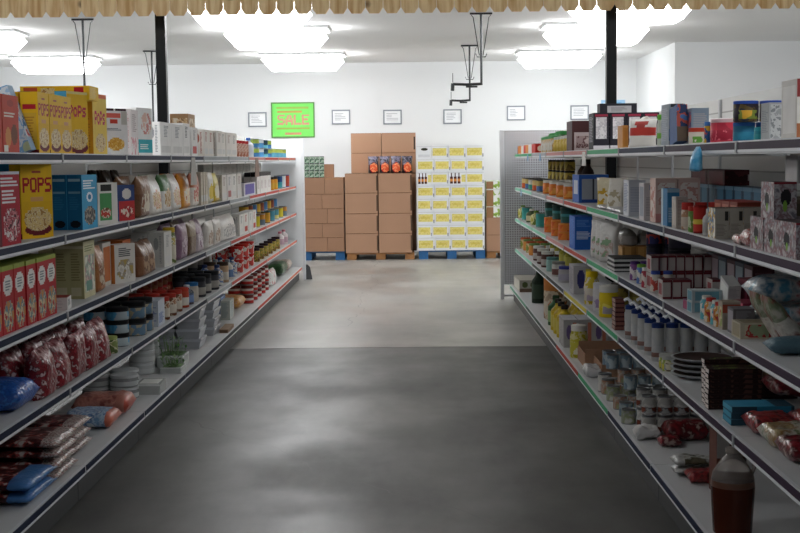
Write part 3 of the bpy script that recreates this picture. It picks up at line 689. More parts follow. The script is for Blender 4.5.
tealw = B('f0f0ee', ('f', .0, .06, 1, .34, '35b5c2'), ('f', .2, .12, .8, .24, 'e8f4f4', 'bars'), ('f', .3, .45, .95, .9, P('e9c3b2', 'f2ece8', 'd98f86', scale=20), 'e'), ('s', .1, .1, .9, .9, 'd9d3d2', 'bars'), ('s', 0, .06, 1, .3, '8fd0d6'))
def white(ink='8f9298', acc=None, base='efeeec'):
    pr = [('f', .3, .55, .7, .9, ink, 'bars'), ('f', .1, .1, .9, .3, 'd9d8d6'), ('s', .35, .5, .65, .85, ink, 'e'), ('s', .7, .1, .85, .9, ink, 'bars')]
    if acc: pr += [('f', .2, .1, .8, .35, acc), ('s', .15, .08, .7, .3, acc)]
    return B(base, *pr)
kraftp = B('a8835e', ('f', .05, .6, .95, .9, P('8c6a48', 'c9a87e', 'e2d3bb', scale=30)), ('s', .05, .55, .95, .9, P('8c6a48', 'c9a87e', 'e2d3bb', scale=30)), ('f', .1, .1, .9, .4, '8a6a4a', 'bars'), ('t', .1, .1, .9, .9, 'd8d0c4'))
ojs = B('b01f2f', ('f', .2, .05, .95, .5, P('e8dcd8', 'a0283a', 'd98a90', '5a1a24', scale=34), 'e'), ('f', .1, .78, .95, .92, 'e6e2e2', 'bars'), ('f', .15, .55, .95, .75, 'eae6e6', 'bars'), ('s', 0, 0, 1, 1, '40121c'), ('f', 0, .96, 1, 1, 'cfd3da'))
bluered = B('2f8fc4', ('f', 0, 0, 1, .25, 'b0202a'), ('s', 0, .0, 1, .25, 'a8202a'), ('s', .1, .35, .9, .8, '3b78a8', 'bars'))
blueo = B('3aa2cf', ('f', .1, .72, .9, .9, 'e8f2f6', 'bars'), ('f', .3, .5, .7, .68, 'dfeef5', 'e'), ('f', .4, .54, .6, .64, '2a7fae', 'e'), ('f', .15, .08, .85, .42, P('4a4a4a', 'a9a08f', '2b2b2b', scale=34), 'e'), ('s', 0, 0, 1, 1, '1f6f9c'), ('s', .1, .88, .9, .93, 'a8cbd8'), ('s', .1, .66, .9, .7, '7fb2c8'), ('s', .15, .35, .85, .6, '2f80ad', 'bars'), ('s', .18, .04, .88, .17, '131820', 'e'))
greenb = B('e6e4dd', ('f', .1, .1, .7, .75, '4f9c5c'), ('f', .15, .15, .65, .4, P('c9412f', 'e8d8c2', '7a4a2a', scale=30), 'e'), ('f', .15, .8, .7, .96, '2a2c2a'), ('s', .1, .05, .9, .8, '4a8f58'), ('s', .15, .82, .85, .97, '262826'))
tubq = B('23407a', ('f', .1, 0, 1, .55, 'c22a2c'), ('f', .3, .6, .8, .9, 'd8d4d0', 'e'), ('f', .2, .08, .9, .4, P('e8d8c8', 'c22a2c', '7a2a22', scale=30), 'e'), ('s', 0, 0, 1, .5, '8f2430'), ('s', .3, .1, .8, .4, 'd0b8b2', 'bars'))
def pc(*c, scale=38., **k): return P(*c, bump=.6, rough=.28, soft=True, scale=scale*1.5, **k)
def bag(c1, c2=None, patch=None, top=None):
    a = c1 if not isinstance(c1, str) else M(c1, .3, bump=.6); b = (c2 if not isinstance(c2, str) else M(c2, .3, bump=.6)) if c2 is not None else a
    def f(W, D, H, v=0):
        bands = [(0, a), (.55, b)]
        if top: bands.append((.86, M(top, .3, bump=.6)))
        return pouch(W, D, H, bands, patch and (.15, .12, .85, .62, patch), seed=hash_(c1)+v)
    return f
def hash_(c): return sum(ord(x) for x in str(c)) % 97
food = P('e2c690', 'b98848', 'f0e2c4', 'c9562f', scale=40, bump=.4)
redb = B('b8262c', ('f', .12, .56, .9, .86, 'e9e6e2', 'e'), ('f', .3, .62, .75, .78, '8a8f94', 'bars'), ('f', .1, .03, .95, .48, P('b8262c', 'd9c9a0', '6b8a96', 'c98a4a', scale=22), 'e'), ('f', 0, .93, 1, 1, '9aa84a'), ('s', .1, .1, .9, .9, 'd24a44', 'bars'), ('s', 0, .93, 1, 1, '8c9a40'), ('s', .1, .15, .6, .25, '3f5f8c'), ('t', 0, 0, 1, 1, '94a048'))
redwh = B('e8e4df', ('f', 0, 0, 1, 1, 'e8e6e2'), ('f', .2, .3, .8, .8, '55585c', 'bars'), ('t', 0, 0, 1, 1, '9a3a2c'), ('s', .1, .2, .9, .8, '9a9a9a', 'bars'))
beigeg = B('cfc9a2', ('f', .1, .1, .95, .75, P('d9d2bd', 'b98f8f', '9ab0a0', 'e6e2d2', scale=18)), ('f', .2, .12, .7, .3, '6f9c8c'), ('f', .1, .8, .9, .92, '8f9468', 'bars'), ('s', 0, 0, 1, 1, 'b0a97c'), ('s', .12, .3, .88, .8, '8a8458', 'bars'), ('s', .1, .05, .8, .2, 'c9c2a0'), ('s', 0, .88, 1, .93, 'd8d2b0'))
whitepic = B('ddd9d2', ('f', .1, .1, .9, .6, P('cfcac0', 'e6e2da', 'a89f8f', 'b9a060', scale=20), 'e'), ('f', .2, .66, .8, .9, '4a4c50', 'bars'), ('s', 0, 0, 1, 1, 'd98a4a'))
brownp = B('8a5a3c', ('f', .1, .1, .9, .9, P('9a6a48', 'c9a88a', '7a4a30', scale=26)), ('s', .1, .1, .9, .9, 'b08a6c', 'bars'))
def J(body, lid, label=None, **k): return lambda W, D, H: jar(min(W, D)/2, H, mat(body), mat(lid), None if label is None else mat(label), **k)
def CN(label, rim='b9bcc0', bands=()): return lambda W, D, H: can(min(W, D)/2, H, mat(label), rim, [(z, mat(m)) for z, m in bands])
def BT(body, cap, label=None, **k): return lambda W, D, H: bottle(min(W, D)/2, H, mat(body), mat(cap), None if label is None else mat(label), **k)
def flatpack(*c, v=0, patch=None, n=14):
    m = pc(*c) if len(c) > 1 else M(c[0], .28, bump=.7)
    return lambda W, D, H, v=0: pillow(W, D, H, [(0, m)], seed=hash_(c)+v, n=n, patch=patch)
L, R = 'L', 'R'
# ================================================================== LEFT, top shelf
row(L, 0, -16, 2, .2, .08, 62, coral, 'coral red cereal box', 'cereal_box', 'cereal box', d=.03, p1=21)
row(L, 0, 33, 1, .075, .055, 68, paleblue, 'pale blue box leaning back', 'cereal_box', 'cereal box', d=.025, pitch=-19)
row(L, 0, 33, 1, .19, .06, 63, darkblue, 'dark blue box behind the leaning pale one', 'cereal_box', 'cereal box', d=.23)
row(L, 0, 38.5, 3, .2, .072, 62, pops(), 'yellow cereal box with red lettering', 'cereal_box', 'cereal box', d=.02, p1=73, cols=2); hp = row.H
row(L, 0, 76, 1, .19, .062, 63, popsb, 'yellow cereal box with light blue side', 'cereal_box', 'cereal box', d=.045, yaw=16)
row(L, 0, 97, 1, .19, .068, 61, popso, 'yellow cereal box with orange top edge', 'cereal_box', 'cereal box', d=.03, yaw=8)
ly = row(L, 0, 91, 1, .19, .33, 14, B(Y1, ('s', .05, .1, .25, .9, 'c9532a'), ('s', .3, .2, .5, .85, flakes), ('s', .78, .15, .92, .9, PR_), ('s', .54, .3, .74, .7, 'e0a020', 'bars'), ('f', .1, .1, .9, .9, 'efd070', 'bars'), ('t', .1, .1, .6, .9, flakes), ('t', .65, .2, .85, .8, PR_)),
    'yellow cereal box lying flat on the upright ones', 'cereal_box', 'cereal box', d=.0, z0=hp+.0045)
row(L, 0, 115, 1, .19, .075, 47, oats, 'white oatmeal box with bowl picture, dark top', 'cereal_box', 'cereal box', d=.05, yaw=30)
row(L, 0, 132, 1, .2, .06, 46, pinkw, 'white and pink cereal box', 'cereal_box', 'cereal box', d=.04)
row(L, 0, 143, 1, .21, .07, 48, tealw, 'white cereal box with teal band', 'cereal_box', 'cereal box', d=.03, yaw=14)
row(L, 0, 161, 2, .2, .11, 34, white(), 'plain white carton with small gray print', 'carton', 'box', d=.03, cols=2, p1=183)
row(L, 0, 184, 1, .24, .1, 33, white('55585c'), 'white carton with dark vertical lettering', 'carton', 'box', d=.03)
row(L, 0, 192, 1, .24, .1, 29, white('9a9a9c', 'c43a36'), 'white carton with red square', 'carton', 'box', d=.03)
row(L, 0, 194, 1, .3, .14, 43, kraftp, 'tall brown printed carton behind white cartons', 'carton', 'box', d=.16)
row(L, 0, 204, 2, .2, .1, 27, white('a85a4a', None, 'e2dcd4'), 'cream carton with red brown print', 'carton', 'box', d=.03, p1=214)
row(L, 0, 215, 4, .2, .09, 26, [white('b09a90', None, 'e6e2dc'), white('a0a0a0', None, 'ebe7e1')], 'narrow cream carton', 'carton', 'box', d=.03, p1=237, cols=2)
row(L, 0, 238.5, 4, .1, .1, 17, J(P('c99a86', 'e2c8b8', 'b06a52', scale=40), 'c0262a'), 'spice jar with red lid', 'jar', 'jar', d=.03, p1=250.5, cols=2)
row(L, 0, 251, 1, .1, .1, 20, BT('e3ebf5', '3f6fc0', 'dfe9f5'), 'white bottle with blue cap', 'bottle', 'bottle', d=.03, p1=257)
row(L, 0, 257.5, 4, .1, .1, 9.4, [CN('3f78a8', '9aa5ad', [(.5, 'a9bf5a')]), CN('4a86b5', '9aa5ad', [(.6, 'e0e6ea')]), CN('5aa0b0', '9aa5ad', [(.4, '2d4a5a')])], ['blue can with green band', 'blue can with white band', 'teal can with dark band'], 'tin_can', 'can', d=.03, p1=274, stack=2)
row(L, 0, 274.5, 4, .1, .1, 9.4, CN('5a9cb4', '9aa5ad', [(.55, 'b5c25a')]), 'light blue can with yellow green top', 'tin_can', 'can', d=.03, p1=288)
# ------------------------------------------------------------------ LEFT, second shelf
row(L, 1, -14, 1, .2, .07, 76, B('5a1420', ('s', .1, .1, .9, .8, '7a2a34', 'bars'), ('f', .1, .1, .9, .9, '7a2030')), 'dark maroon cereal box', 'cereal_box', 'cereal box', d=.02)
row(L, 1, 5, 1, .19, .06, 75, ojs, 'white and red cereal box with round pieces', 'cereal_box', 'cereal box', d=.02, yaw=8)
row(L, 1, 20, 1, .14, .1, 74, bluered, 'blue cereal box with red foot', 'cereal_box', 'cereal box', d=.15)
row(L, 1, 35, 1, .19, .06, 75, pops(), 'yellow cereal box with red lettering', 'cereal_box', 'cereal box', d=.045, yaw=27)
row(L, 1, 85.5, 1, .22, .072, 55, blueo, 'light blue cereal box', 'cereal_box', 'cereal box', d=.02, cols=3, yaw=5)
row(L, 1, 107, 1, .19, .06, 42, greenb, 'green and white box with black top', 'cereal_box', 'cereal box', d=.03, yaw=18)
row(L, 1, 125, 1, .19, .07, 36, tubq, 'navy and red oats box', 'cereal_box', 'cereal box', d=.03, yaw=18)
row(L, 1, 118, 2, .2, .075, 47, bag('6a4630', '4a3626', P('8a6a4a', 'b99a72', '5a3a26', scale=30)), 'brown bag standing at the back', 'bag', 'bag', d=.19, cols=2)
wb = bag('e4ded6', 'e8e4de', food, 'd8d2c8')
row(L, 1, 139, 6, .2, .1, 42, [bag('7a5238', '8a6244', P('d9ceb8', '8a5a3c', scale=26)), wb, bag('e8e4de', '4f7a4a', P('b98848', 'e2d2b0', scale=40)), bag('e2ded8', 'dcd8d2', food), bag('e09a3a', 'd98a2a', P('f0d9a8', 'e8e2d8', 'c9702a', scale=30)), bag('e8e2da', 'c97a5a', P('c9452f', 'e8d8c2', scale=34))],
    ['brown pouch bag', 'white pouch bag with food picture', 'white pouch bag with green top', 'plain white pouch bag', 'orange pouch bag', 'white pouch bag with orange red top'], 'pouch', 'bag', d=.03, p1=201, cols=2)
row(L, 1, 137, 1, .26, .12, 0, flatpack('c23a4a', 'e8dcd8', 'a0283a'), 'small pink and white packet lying flat', 'packet', 'packet', d=-.0, hm=.02, var=2)if 0 else None
row(L, 1, 201.5, 3, .2, .09, 33, white('b0a08a', None, 'cfc4b2'), 'beige carton', 'carton', 'box', d=.03, p1=208.5)
row(L, 1, 209, 1, .2, .09, 31, bag('e2ddd0', 'e8e4da', 'e2c63a'), 'white bag with yellow spot', 'pouch', 'bag', d=.03, p1=215)
row(L, 1, 215.5, 1, .2, .09, 29, bag('e0c02c', 'd9c84a', 'f0ead2'), 'yellow bag', 'pouch', 'bag', d=.03, p1=221)
row(L, 1, 222, 4, .2, .08, 26, [white('a08a86', None, 'dcd8d2'), white('8a8a90', 'b0605a', 'e2dedb'), white('77777a', None, 'e6e4e0')], ['gray white carton', 'white carton with dull red patch', 'plain white carton'], 'carton', 'box', d=.03, p1=242)
row(L, 1, 204, 8, .2, .05, 35, white('b5b1aa', None, 'cfccc6'), 'tall pale carton at the back', 'carton', 'box', d=.25, p1=262)
row(L, 1, 244, 1, .2, .16, 13, B('d9d4dc', ('s', .1, .2, .6, .8, '5a5470', 'e'), ('f', .1, .1, .9, .9, '6a5fb0'), ('t', .1, .1, .9, .9, '55505a')), 'low lilac white box with dark print', 'carton', 'box', d=.03, p1=256)
row(L, 1, 257, 4, .2, .06, 21, B('e6e2de', ('f', 0, .82, 1, 1, '2c2a2c'), ('s', 0, .8, 1, 1, '2a282a'), ('t', 0, 0, 1, 1, '242224'), ('f', .2, .2, .8, .6, 'c9b8b8', 'bars')), 'white carton with black top', 'carton', 'box', d=.03, p1=271, cols=2)
row(L, 1, 273, 2, .1, .1, 13, J('e09a2a', '3a3632', 'd9a83a'), 'orange yellow jar with dark lid', 'jar', 'jar', d=.03, p1=279.5)
row(L, 1, 281, 3, .1, .1, 13, [CN('3f9aa5', '8a9298', [(.5, '2a4f86')]), CN('dfe6ea', '8a9298'), CN('c9523a', '3a5fb0')], ['teal can', 'white can', 'red can with blue rim'], 'tin_can', 'can', d=.03, p1=291)
# ------------------------------------------------------------------ LEFT, third shelf
row(L, 2, -9, 6, .2, .06, 71, redb, 'red cereal box with white lettering', 'cereal_box', 'cereal box', d=.03, p1=58, cols=3)
row(L, 2, 67, 1, .13, .19, 13, redwh, 'white box with red top lying flat', 'carton', 'box', d=.012, yaw=-8)
row(L, 2, 85, 1, .22, .07, 57, beigeg, 'olive beige cereal box with picture front', 'cereal_box', 'cereal box', d=.06, cols=3)
row(L, 2, 99, 1, .2, .08, 46, bag('b0764a', 'a5714a', P('cfc0a8', '8a5a3c', scale=24)), 'tan brown pouch', 'pouch', 'bag', d=.06)
row(L, 2, 103, 1, .2, .08, 44, B('d5d0c6', ('s', 0, 0, .4, 1, 'c9702f'), ('f', .1, .1, .9, .9, 'c9733a')), 'white and orange carton', 'carton', 'box', d=.11, cols=2)
row(L, 2, 123, 1, .19, .07, 39, whitepic, 'white box with picture and orange side', 'cereal_box', 'cereal box', d=.05, yaw=24)
row(L, 2, 133, 1, .19, .07, 38, B('c8682a', ('f', .2, .2, .8, .8, 'd98a4a'), ('s', .1, .1, .9, .9, 'b5581f')), 'plain orange carton', 'carton', 'box', d=.06, cols=2)
row(L, 2, 142, 2, .2, .09, 35, bag('8a6248', '7a543c', P('a98868', '6b442e', scale=24)), 'brown pouch bag', 'pouch', 'bag', d=.03, p1=158, cols=2)
row(L, 2, 165, 1, .24, .1, 35, white('a8a8a6', None, 'dcdad4'), 'tall plain white carton', 'carton', 'box', d=.03, cols=2)
row(L, 2, 173, 1, .1, .09, 36, BT(P('c9b86a', 'e2ddcc', '7a8a52', scale=30), 'd9b53a', 'dcd6c2', sh=.72, neck=.7), 'bottle with yellow cap', 'bottle', 'bottle', d=.03, p1=180)
row(L, 2, 181, 3, .2, .1, 36, [bag('8f6f86', 'a08298', P('c9b8c4', '7a4f6a', scale=30)), bag('6b5240', '8f7a60'), bag('c2b5bc', '96788c', P('e0d8dc', '86607a', scale=30))], ['purple pouch bag', 'dark brown pouch bag', 'lilac white pouch bag'], 'pouch', 'bag', d=.03, p1=206, cols=2)
row(L, 2, 207, 2, .2, .1, 28, bag('d9d4cc', 'e2ddd6', P('b59a86', 'e2d8cc', scale=30)), 'cream pouch bag', 'pouch', 'bag', d=.03, p1=222, cols=2)
row(L, 2, 222.5, 1, .3, .15, 26, bag('dedad6', 'e4e0dc', P('8f8f92', 'e2dfdc', 'b5b2b0', scale=30)), 'big white bag with gray picture', 'pouch', 'bag', d=.03, p1=239)
row(L, 2, 239.5, 4, .2, .1, 21, [white('9a9a9a', None, 'e2dfda'), white('b04a40', 'c23a30', 'e2dfda')], ['small white carton', 'small white carton with red patch'], 'carton', 'box', d=.03, p1=257)
row(L, 2, 257.5, 7, .1, .1, 12, [CN('d6c234', '8a9298'), CN('6a7a86', '8a9298', [(.5, 'c98a3a')]), CN('d9a02c', '55504a'), CN('4f93a8', '8a9298'), CN('d8cf86', '8a9298', [(.4, '5a9aa5')])], ['yellow can', 'gray can with orange band', 'amber can with dark rim', 'teal blue can', 'pale yellow can with blue band'], 'tin_can', 'can', d=.03, p1=289)
row(L, 2, 247, 9, .1, .1, 10, [CN('c9a03a', '6a6258'), CN('8a4a32', '8a8278'), CN('4a78a8', '8a9298')], ['amber can in back row', 'brown can in back row', 'blue can in back row'], 'tin_can', 'can', d=.17, p1=279, stack=2)
# ------------------------------------------------------------------ LEFT, fourth shelf
row(L, 3, 20, 1, .3, .36, 32, flatpack('2a5fb5', '2450a0', '3f7fd0', n=18, patch=(.25, .3, .75, .6, P('d8d8da', '2a2a30', scale=16))), 'bright blue bag lying flat near camera', 'bag', 'bag', d=.03, var=1)
beans = pc('7a1a24', '9a2a34', '5a0f18', 'd8c0c0', scale=34)
row(L, 3, 44, 5, .19, .11, 50, lambda W, D, H, v=0: pouch(W, D, H, [(0, beans), (.82, pc('5a141c', '8a3a40', 'c9a8aa', scale=20))], seed=11+v, wr=.012), 'dark red bag of beans', 'bag', 'bag', d=.025, p1=113, cols=3, var=3)
row(L, 3, 116, 1, .1, .09, 17, J(P('8a9a5a', 'd9d2b0', '5a6a3a', scale=30), 'a8b86a'), 'small green cup with pale lid', 'cup', 'cup', d=.03)
row(L, 3, 127, 1, .13, .12, 13, J('3a3d42', '16171a', P('4a93c2', '5aa5d0', 'b5c2c8', scale=14), lidh=.25, neck=.97, lab=(.06, .9)), 'blue labelled tub with black lid', 'tub', 'tub', d=.03, cols=2, stack=3)
row(L, 3, 143, 2, .14, .14, 17, J('33363a', '16171a', P('9fa3a0', 'b5a88a', '6a88a0', scale=14), lidh=.22, neck=.95, lab=(.06, .85)), 'gray labelled tub with black lid', 'tub', 'tub', d=.03, cols=2, stack=2, p1=157)
row(L, 3, 158.5, 1, .1, .1, 26, B('d0d6e0', ('f', .1, .1, .9, .5, '5a7ab8', 'bars'), ('s', .1, .2, .9, .8, '4f6fb0', 'bars')), 'white and blue carton', 'carton', 'box', d=.03, p1=166)
row(L, 3, 167, 3, .1, .1, 23, J(P('a8785a', 'd8c8b2', '7a4a32', scale=30), 'b5382c', 'd9d0c2'), 'jar with red lid', 'jar', 'jar', d=.03, p1=186, cols=3)
row(L, 3, 150, 5, .1, .1, 17, J(P('8a3a2a', 'a86a4a', scale=30), 'a8322a'), 'red lidded jar in back row', 'jar', 'jar', d=.27, p1=176, stack=2)
row(L, 3, 187, 3, .1, .1, 20, [J('b8482f', 'c0422f', 'e0dcd2'), BT(glass('c9d6e2'), 'd9e2ee', '7f9ac9'), J('c9c2b5', '2f6fa8')], ['orange red jar', 'clear water bottle', 'cream jar with blue lid'], ['jar', 'bottle', 'jar'], ['jar', 'bottle', 'jar'], d=.03, p1=201)
row(L, 3, 203, 3, .13, .12, 20, J('3c3c42', '202126', 'a8a49c', lidh=.2, neck=.95), 'dark jar with gray label', 'jar', 'jar', d=.03, p1=220, cols=2, stack=1)
row(L, 3, 190, 4, .13, .12, 17, J('45464c', '1c1d21', '8f8a84', lidh=.2), 'dark jar with black lid in back', 'jar', 'jar', d=.22, p1=214, stack=2)
row(L, 3, 221, 4, .1, .1, 21, [BT(P('cfcbc4', '5a7ab0', 'e2dfd8', scale=30), '3a4a78'), J('c9a888', '4a3a30', 'd8d0c4'), BT('d5d2cc', '8a8f98', '6a88b5')], ['white bottle with navy cap', 'tan jar with brown lid', 'white bottle with blue label'], ['bottle', 'jar', 'bottle'], ['bottle', 'jar', 'bottle'], d=.03, p1=240, cols=2)
row(L, 3, 241, 3, .15, .14, 13, J(P('c4302a', 'e8e2dc', 'd2524a', scale=14), 'c92e28', lidh=.14, neck=1), 'red and white tub', 'tub', 'tub', d=.03, p1=257, stack=2, cols=2)
row(L, 3, 258, 6, .1, .1, 14, J(P('8a8a42', 'c9a84a', '6a4a2a', scale=40), '2e1a20', lidh=.18), 'relish jar with dark lid', 'jar', 'jar', d=.03, p1=282)
row(L, 3, 282.5, 2, .1, .1, 15, BT('e6dcdc', 'd98a98', 'c9a8b5'), 'white and pink bottle', 'bottle', 'bottle', d=.03, p1=290)
# ------------------------------------------------------------------ LEFT, bottom shelf
rb = pc('3a1416', '5a2022', '1f1012', 'a83a34', 'c9c2bd', scale=16)
def rpack(W, D, H, v=0): return pillow(W, D, H, [(0, rb), (.8, pc('b5aaa4', '7a2a26', 'd8d2cd', '4a2a22', scale=30))], seed=3+v, wr=.007)
def bpack(W, D, H, v=0): return pillow(W, D, H, [(0, rb), (.72, M('4a78b0', .3, bump=.4))], seed=23+v, wr=.004)
row(L, 4, 36, 1, .36, .34, 0, bpack, 'dark red bag with blue end', 'bag', 'bag', d=.03, hm=.05, stack=2, var=2)
row(L, 4, 56, 1, .34, .36, 0, rpack, 'dark red bag with shiny end', 'bag', 'bag', d=.03, hm=.045, stack=4, var=3)
row(L, 4, 78, 1, .28, .34, 0, rpack, 'maroon shiny bag in flat pile', 'bag', 'bag', d=.08, hm=.05, stack=3, var=3)
row(L, 4, 112, 1, .24, .26, 0, lambda W, D, H: pillow(W, D, H, [(0, pc('7fa8d0', 'c9dcec', '4a7ab5', 'e2e8ec', scale=18)), (.85, M('c9705a', .3))], seed=5), 'light blue and white bag lying flat', 'bag', 'bag', d=.06, hm=.09)
row(L, 4, 128, 1, .24, .3, 0, lambda W, D, H: pillow(W, D, H, [(0, pc('a8645a', 'c98a7a', '8f4a42', scale=14)), (.8, M('b5786a', .3)), (.93, M('c05a4a', .3))], seed=8), 'pinkish brown bag lying flat', 'bag', 'bag', d=.05, hm=.12)
clr = glass('d3d6d6', .25, .55); wht = M('c9cccd', .3)
row(L, 4, 136, 2, .17, .16, 12, J(clr, wht, 'c2c6c6', lidh=.2, neck=.99), 'clear round tub with pale lid', 'tub', 'tub', d=.12, stack=2, cols=2)
row(L, 4, 150, 2, .17, .16, 12, J('b9bcbc', wht, 'c9cccc', lidh=.2, neck=.99), 'gray white round tub', 'tub', 'tub', d=.2, stack=4, cols=1, p1=170)
row(L, 4, 157, 1, .2, .14, 11, lambda W, D, H: carton(W, D, H, M('b8bbb8', .2), [('t', .1, .1, .9, .9, 'd8dad6'), ('s', 0, .8, 1, 1, 'e0e2e0')]), 'shallow clear tray in front of the tubs', 'tray', 'tray', d=.03)
def tray(W, D, H):
    b = MB(); n = 4
    for z, i in ((0, .012), (H*.72, .0), (H*.73, -.004), (H, -.004)):
        b.v += [(-D/2+i, -W/2+i, z), (D/2-i, -W/2+i, z), (D/2-i, W/2-i, z), (-D/2+i, W/2-i, z)]
    kb, kl = b.mi(M('b4b7bc', .35)), b.mi(M('c6c9d0', .2)); b.f.append((3, 2, 1, 0)); b.m.append(kb)
    for r in range(3):
        for q in range(4): b.f.append((r*4+q, r*4+(q+1) % 4, r*4+4+(q+1) % 4, r*4+4+q)); b.m.append(kb if r == 0 else kl)
    b.f.append((12, 13, 14, 15)); b.m.append(kl); return b.mesh('tray')
row(L, 4, 200, 1, .26, .17, 10, tray, 'gray white tray in first stack', 'food_tray', 'tray', d=.09, stack=4, cols=2)
row(L, 4, 219, 1, .32, .18, 8.5, tray, 'gray white tray in second stack', 'food_tray', 'tray', d=.06, stack=4)
row(L, 4, 222, 1, .3, .2, 17, B('8fa0bd', ('s', .05, .1, .6, .9, 'b9a8b0'), ('s', .3, .3, .9, .7, P('6a88b8', 'd0c0a8', scale=20)), ('f', .1, .1, .9, .9, '5a78b5')), 'blue carton behind the tray stacks', 'carton', 'box', d=.26)
row(L, 4, 230, 1, .3, .08, 19, B('c2c5be', ('s', .1, .1, .9, .9, '8fa0a0', 'bars'), ('f', .1, .1, .9, .9, '9aaaa8', 'bars')), 'tall pale carton beyond the trays', 'carton', 'box', d=.12, cols=1)
row(L, 4, 240, 1, .4, .26, 0, flatpack('d99a4a', 'e8b86a', 'c9742f', 'e8dcc8'), 'orange bread bag', 'bag', 'bag', d=.13, hm=.12)
row(L, 4, 228, 1, .38, .07, 3.5, B('8a7058', ('s', .1, .1, .9, .9, '6a543f')), 'flat brown cardboard piece at the shelf edge', 'card', 'cardboard', d=.015)
row(L, 4, 252, 5, .13, .12, 9.5, CN('b8302e', '8a8a88', [(.35, 'd8d0c8'), (.62, '6a2a24')]), 'red and white tin', 'tin_can', 'can', d=.08, p1=271, stack=3, cols=2)
row(L, 4, 273, 1, .5, .14, 16, bag(P('dcdcd8', 'e6e6e2', 'c98a8a', scale=20)), 'white bag beside the red tins', 'bag', 'bag', d=.08)
row(L, 4, 283, 1, .7, .2, 0, flatpack('2f4a2e', '3f6a3c', '20301f'), 'dark green bag at the far end', 'bag', 'bag', d=.1, hm=.15)
row(L, 4, 289, 1, .45, .22, 0, flatpack('b5766a', 'd8cfc4', '8f6a58'), 'pink and white bag at the far end', 'bag', 'bag', d=.1, hm=.13)
# ================================================================== RIGHT, top shelf
row(R, 0, 787, 1, .16, .25, 60, B('d9d5ce', ('s', .0, .7, 1, 1, '8f3a3a'), ('s', .15, .42, .9, .62, 'bdb8b0', 'bars'), ('s', 0, 0, 1, .26, 'a86a48'), ('s', .1, .28, .9, .4, '9a968f', 'bars'), ('t', 0, 0, 1, 1, '3a2a2a'), ('f', .1, .1, .9, .9, 'ece9e4')), 'tall white box with maroon top nearest camera', 'carton', 'box', d=.02)
row(R, 0, 763, 1, .1, .055, 38, B('a9adae', ('s', .1, .05, .9, .95, P('a0a4a6', 'c2c6c6', '868b8e', scale=40)), ('f', .1, .2, .9, .8, '8a9094', 'bars')), 'slim gray box', 'carton', 'box', d=.03)
row(R, 0, 753.5, 1, .1, .062, 14, J('2b8f9e', '35a5b2', '3aa0a8', lidh=.2, neck=.97), 'small teal tub', 'tub', 'tub', d=.02)
row(R, 0, 736.5, 1, .1, .075, 20, J('2a6f8f', '2a5fa5', '2f7f9c', lidh=.16, neck=.98), 'teal tub with blue lid', 'tub', 'tub', d=.02, cols=2); h1 = row.H
row(R, 0, 736, 1, .1, .085, 21, J(P('2a2430', '5a4a2a', '1f2a3a', scale=20), '2b4fa8', P('2c2630', '7a8a3a', 'd9a83a', scale=14), lidh=.12, neck=.98), 'dark tub with blue lid on the teal tubs', 'tub', 'tub', d=.012, cols=2, z0=h1+.001)
row(R, 0, 709.5, 1, .115, .105, 25, J(P('d23a4f', 'b82f44', scale=8), M('d8b5b8', .25), P('c2304a', 'e26a7a', 'a82a3f', scale=30), lidh=.14, neck=.98), 'red tub with clear lid', 'tub', 'tub', d=.02)
row(R, 0, 703.5, 1, .05, .035, 22, J(P('e0b53a', '2f5f9c', 'c9412f', scale=24), '3f6fb0', lidh=.16), 'small yellow jar with blue lid', 'jar', 'jar', d=.012)
row(R, 0, 687.5, 1, .1, .068, 17, J('e3dccc', 'c4412c', P('ddd6c4', '6fae4a', 'e8e2d2', scale=14), lidh=.22, neck=.98), 'cream tub with orange red lid', 'tub', 'tub', d=.015)
row(R, 0, 683, 1, .15, .07, 37, B('8fa0b2', ('s', .1, .3, .9, .85, 'b9b4b8', 'bars'), ('s', 0, 0, 1, .3, '4a86b5'), ('f', .1, .1, .9, .9, P('3f6fa8', 'c95a4a', '2f4f86', scale=20)), ('t', 0, 0, 1, 1, '4a423a')), 'gray blue box behind the cream tub', 'carton', 'box', d=.05)
row(R, 0, 676, 1, .15, .045, 37, B('3a5f96', ('s', 0, .4, 1, 1, P('4a78b5', 'c25a4a', '2a3f6a', scale=22)), ('s', 0, 0, 1, .4, '6a5a4a')), 'thin blue box tilted toward its neighbor', 'carton', 'box', d=.035, roll=7)
row(R, 0, 664, 1, .16, .068, 42, B('9aa3ae', ('s', .12, .42, .88, .92, P('a8abb0', 'c9bfc2', '8f949c', scale=30)), ('s', 0, .12, 1, .4, '5a82b8'), ('s', .1, .92, .9, 1, '3a3f46'), ('f', .1, .1, .9, .9, 'b5bbc4', 'bars')), 'gray box with blue lower half', 'carton', 'box', d=.015)
row(R, 0, 656.5, 1, .06, .045, 32, BT('e3e8d8', '6fc43f', '8fd05a', lab=(.25, .42), sh=.7, neck=.8, caph=.14), 'white bottle with green cap', 'bottle', 'bottle', d=.02)
def flour(W, D, H): return pouch(W, D, H, [(0, M('e4e0d8', .5)), (.45, M('c9433a', .5)), (.72, M('e9e6e0', .5))], (.25, .72, .75, .95, M('b84a44', .5)), seed=4)
row(R, 0, 629, 1, .15, .09, 29, flour, 'white flour bag with red band', 'flour_bag', 'bag', d=.035, yaw=58)
row(R, 0, 633, 1, .18, .09, 32, bag('e2ddd4', 'dcd6cc', P('8f8a80', 'e2dcd2', scale=24)), 'crumpled white bag behind the flour', 'bag', 'bag', d=.1)
row(R, 0, 619, 1, .18, .03, 23, B('d99a52', ('s', .1, .1, .9, .9, 'c98a42')), 'thin orange carton', 'carton', 'box', d=.015)
